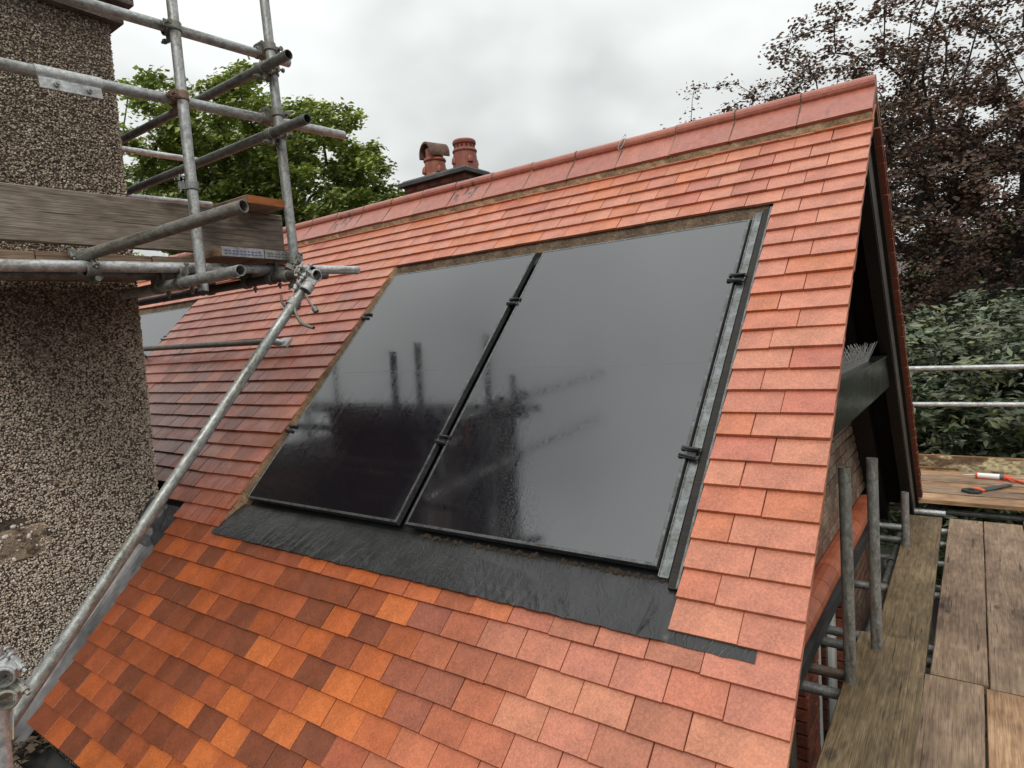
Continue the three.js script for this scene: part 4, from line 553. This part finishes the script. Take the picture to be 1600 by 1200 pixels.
// ------------------------------------------------------------------ trees and shrubs
function leafGeo(w, l, fold = 0.25) { const g = new THREE.BufferGeometry(); const P = [[0, 0, 0], [w / 2, fold * w / 2, l * 0.38], [0, -0.02 * l, l], [-w / 2, fold * w / 2, l * 0.38], [0, 0, l * 0.5]]; const T = [P[0], P[1], P[4], P[1], P[2], P[4], P[0], P[4], P[3], P[4], P[2], P[3]]; g.setAttribute('position', new THREE.Float32BufferAttribute(T.flat(), 3)); g.setAttribute('uv', new THREE.Float32BufferAttribute(new Array(24).fill(0), 2)); g.computeVertexNormals(); return g; }
function tree(o) {
  const r = rng(o.seed), t = thing(o.name, o.label, o.category || 'tree', o.base, o.group), B = o.base; const gs = () => (r() + r() + r() - 1.5) * 0.82;
  const nodes = []; const trunkTop = o.trunkTop; const nT = 8; for (let i = 0; i <= nT; i++) { const f = i / nT; nodes.push({ p: B.clone().lerp(trunkTop, f).add(V((noise3(f * 3, 1, o.seed) - 0.5) * 0.5 * f, 0, (noise3(f * 3, 5, o.seed) - 0.5) * 0.5 * f)), par: i - 1, n: 0, d: i > nT - 4 ? 0 : 99 }); }
  const att = []; let guard = 0; while (att.length < o.N && guard++ < o.N * 60) { let u = V(gs(), gs(), gs()).normalize().multiplyScalar(Math.pow(r(), o.shell || 0.45)); const rim = 1 + (fbm3(u.x * 2.2 + o.seed, u.y * 2.2, u.z * 2.2, 3) - 0.5) * (o.lump || 0.5); u.multiplyScalar(rim); if (o.ymin !== undefined && u.y < o.ymin) continue; const p = o.c.clone().add(V(u.x * o.r.x, u.y * o.r.y, u.z * o.r.z)); if (noise3(p.x * o.gf + 9, p.y * o.gf * 1.4, p.z * o.gf) < (o.gap || 0.3) + (o.gapTop || 0) * clamp(u.y + 0.3, 0, 1)) continue; if (o.keep && !o.keep(p)) continue; att.push(p); }
  att.sort((a, b) => a.distanceToSquared(trunkTop) - b.distanceToSquared(trunkTop)); const tips = [];
  for (const a of att) { let best = -1, bs = 1e9; for (let i = 0; i < nodes.length; i++) { const q = nodes[i]; if (q.d > 50) continue; const s = q.p.distanceTo(a) + q.d * 0.28; if (s < bs) { bs = s; best = i; } } let q = nodes[best], d = q.p.distanceTo(a), n = Math.max(2, Math.min(5, Math.round(d / 0.45))), prev = best; const sag = (o.arch || 0.12) * d, jx = (r() - 0.5) * 0.16 * d, jz = (r() - 0.5) * 0.16 * d; for (let k = 1; k <= n; k++) { const f = k / n, b4 = 4 * f * (1 - f); nodes.push({ p: q.p.clone().lerp(a, f).add(V(jx * b4, sag * b4 * 0.6, jz * b4)), par: prev, n: 0, d: q.d + d * f }); prev = nodes.length - 1; } tips.push(prev); }
  for (const i of tips) { let k = i; while (k >= 0) { nodes[k].n++; k = nodes[k].par; } }
  const T = [], rad = q => o.r0 * Math.pow(Math.max(q.n, 0.6), 0.47); const nn = []; const pos = [], nor = [];
  for (const q of nodes) { if (q.par < 0) continue; const a = nodes[q.par], ra = Math.min(rad(a), rad(q) * 1.6), rb = rad(q), seg = rb > 0.05 ? 8 : rb > 0.018 ? 5 : 3, d = q.p.clone().sub(a.p).normalize(), e1 = V(0, 0, 0).crossVectors(Math.abs(d.y) > 0.9 ? V(1, 0, 0) : V(0, 1, 0), d).normalize(), e2 = V(0, 0, 0).crossVectors(d, e1); const C = (c, rr, i) => { const th = i / seg * 6.28319, n = e1.clone().multiplyScalar(Math.cos(th)).addScaledVector(e2, Math.sin(th)); return [c.clone().addScaledVector(n, rr), n]; }; for (let i = 0; i < seg; i++) { const A = C(a.p, ra, i), Bq = C(a.p, ra, i + 1), Cc = C(q.p, rb, i + 1), D = C(q.p, rb, i); for (const w of [A, Bq, Cc, A, Cc, D]) { pos.push(w[0].x, w[0].y, w[0].z); nor.push(w[1].x, w[1].y, w[1].z); } } }
  const g = new THREE.BufferGeometry(); g.setAttribute('position', new THREE.Float32BufferAttribute(pos, 3)); g.setAttribute('normal', new THREE.Float32BufferAttribute(nor, 3)); g.setAttribute('uv', new THREE.Float32BufferAttribute(new Float32Array(pos.length / 3 * 2), 2)); part('trunk_and_limbs', g, o.bark, t);
  const per = o.leaves, N = tips.length * per, im = new THREE.InstancedMesh(o.leaf, o.leafMat, N); im.name = 'crown'; im.userData.kind = 'stuff'; const M = new THREE.Matrix4(), Q = new THREE.Quaternion(), Q2 = new THREE.Quaternion(), E = new THREE.Euler(); let c = 0;
  for (const ti of tips) { const tip = nodes[ti], pa = nodes[tip.par], gp = nodes[Math.max(pa.par, 0)]; const tint = 0.8 + r() * 0.4; const hue = r();
    for (let k = 0; k < per; k++) { const f = r(), along = f < 0.5 ? tip.p.clone().lerp(pa.p, r()) : f < 0.62 ? pa.p.clone().lerp(gp.p, r()) : tip.p.clone(); const p = along.add(V(gs() * o.spread.x, gs() * o.spread.y + (o.drop || 0) * r(), gs() * o.spread.x)); E.set((r() - 0.5) * o.tilt + 0.2, r() * 6.283, (r() - 0.5) * o.tilt); Q.setFromEuler(E); const s = 0.65 + r() * 0.6; M.compose(p.sub(B), Q, V(s, s, s)); im.setMatrixAt(c, M); const pal = o.pal[Math.floor((hue * 0.5 + r() * 0.5) * o.pal.length)]; const b = tint * (0.75 + r() * 0.5); im.setColorAt(c, lin(pal[0] * b, pal[1] * b, pal[2] * b)); c++; } }
  shade(im); t.add(im); return t;
}
const leafMat = (tr, rough = 0.55) => new THREE.MeshPhysicalMaterial({ color: 0xffffff, roughness: rough, transmission: tr, thickness: 0, side: THREE.DoubleSide });
const bark = std({ color: lin(0.075, 0.065, 0.055), roughness: 0.9, map: mortarMap }), barkB = std({ color: lin(0.05, 0.046, 0.044), roughness: 0.9 });
const beechC = atDepth(1545, 272, 15), greenC = atDepth(395, 318, 17);
tree({ name: 'copper_beech', label: 'large copper beech with dark purple brown leaves behind the gable', seed: 21, base: V(beechC.x + 0.6, GROUND, beechC.z - 0.5), trunkTop: V(beechC.x + 0.2, -1.0, beechC.z), c: beechC, r: V(8.0, 5.3, 5.5), N: 2100, shell: 0.5, lump: 0.5, gf: 0.8, gap: 0.30, gapTop: 0.14, ymin: -0.85, arch: 0.2, r0: 0.0085, bark: barkB, leaf: leafGeo(0.068, 0.10), leafMat: leafMat(0.35, 0.72), leaves: 78, spread: V(0.36, 0.15, 0.3), tilt: 1.7, pal: [[0.095, 0.040, 0.028], [0.12, 0.055, 0.033], [0.145, 0.075, 0.038], [0.07, 0.036, 0.028], [0.105, 0.078, 0.036], [0.17, 0.09, 0.05]] });
tree({ name: 'green_tree', label: 'broad leafy green tree behind the chimney scaffold', seed: 8, base: V(greenC.x, GROUND, greenC.z), trunkTop: V(greenC.x, greenC.y - 2.5, greenC.z), c: greenC, r: V(4.05, 3.0, 3.8), N: 900, shell: 0.34, lump: 0.7, gf: 0.9, gap: 0.33, ymin: -0.9, arch: 0.15, r0: 0.012, bark, leaf: leafGeo(0.11, 0.14), leafMat: leafMat(0.4), leaves: 105, spread: V(0.34, 0.17, 0.34), tilt: 1.5, pal: [[0.26, 0.33, 0.055], [0.32, 0.39, 0.075], [0.19, 0.265, 0.048], [0.36, 0.41, 0.10], [0.15, 0.215, 0.04]] });
const shrubPal = [[0.055, 0.085, 0.038], [0.08, 0.115, 0.05], [0.045, 0.07, 0.034], [0.13, 0.155, 0.075], [0.07, 0.085, 0.045], [0.16, 0.165, 0.07]];
[[1470, 690, 7.6, 1.5, 1.5, 'glossy evergreen shrub rising behind the two guard rails beside the rear verge'], [1590, 640, 8.2, 1.6, 1.75, 'tall evergreen shrub reaching above the top guard rail'], [1500, 610, 10.5, 2.0, 1.6, 'loose evergreen shrub standing behind the others below the beech'], [1660, 700, 7.4, 1.6, 1.7, 'evergreen shrub at the outer end of the far platform']].forEach(([u, v, d, rr, ry, label], i) => { const c = atDepth(u, v, d); tree({ name: 'evergreen_shrub', label, category: 'shrub', group: 'evergreen shrubs beyond the far platform', seed: 60 + i, base: V(c.x, GROUND, c.z), trunkTop: V(c.x, c.y - ry * 0.8, c.z), c, r: V(rr, ry, rr * 0.9), N: 420, shell: 0.4, lump: 0.5, gf: 1.4, gap: 0.22, arch: 0.1, r0: 0.006, bark, leaf: leafGeo(0.045, 0.125, 0.15), leafMat: leafMat(0.15, 0.38), leaves: 46, spread: V(0.16, 0.1, 0.16), tilt: 1.6, pal: shrubPal }); });
{ const c = atDepth(1560, 400, 24); tree({ name: 'green_tree', label: 'pale green tree showing through the lower beech branches', seed: 99, base: V(c.x, GROUND, c.z), trunkTop: V(c.x, c.y - 2, c.z), c: V(c.x, c.y - 0.6, c.z), r: V(3.2, 2.6, 2.6), N: 260, shell: 0.4, lump: 0.5, gf: 0.9, gap: 0.25, arch: 0.1, r0: 0.012, bark, leaf: leafGeo(0.16, 0.2), leafMat: leafMat(0.4), leaves: 60, spread: V(0.4, 0.25, 0.4), tilt: 1.5, pal: [[0.14, 0.19, 0.05], [0.11, 0.16, 0.04]] }); }
{ const c = atDepth(1700, 520, 19); tree({ name: 'green_tree', label: 'dark green tree beyond the shrubs under the beech', seed: 101, base: V(c.x, GROUND, c.z), trunkTop: V(c.x, c.y - 2, c.z), c: V(c.x, c.y - 0.6, c.z), r: V(4.2, 3.0, 3), N: 260, shell: 0.4, lump: 0.5, gf: 0.9, gap: 0.25, arch: 0.1, r0: 0.012, bark, leaf: leafGeo(0.16, 0.2), leafMat: leafMat(0.3), leaves: 60, spread: V(0.4, 0.25, 0.4), tilt: 1.5, pal: [[0.05, 0.075, 0.03], [0.04, 0.06, 0.028]] }); }

renderer.render(scene, camera);
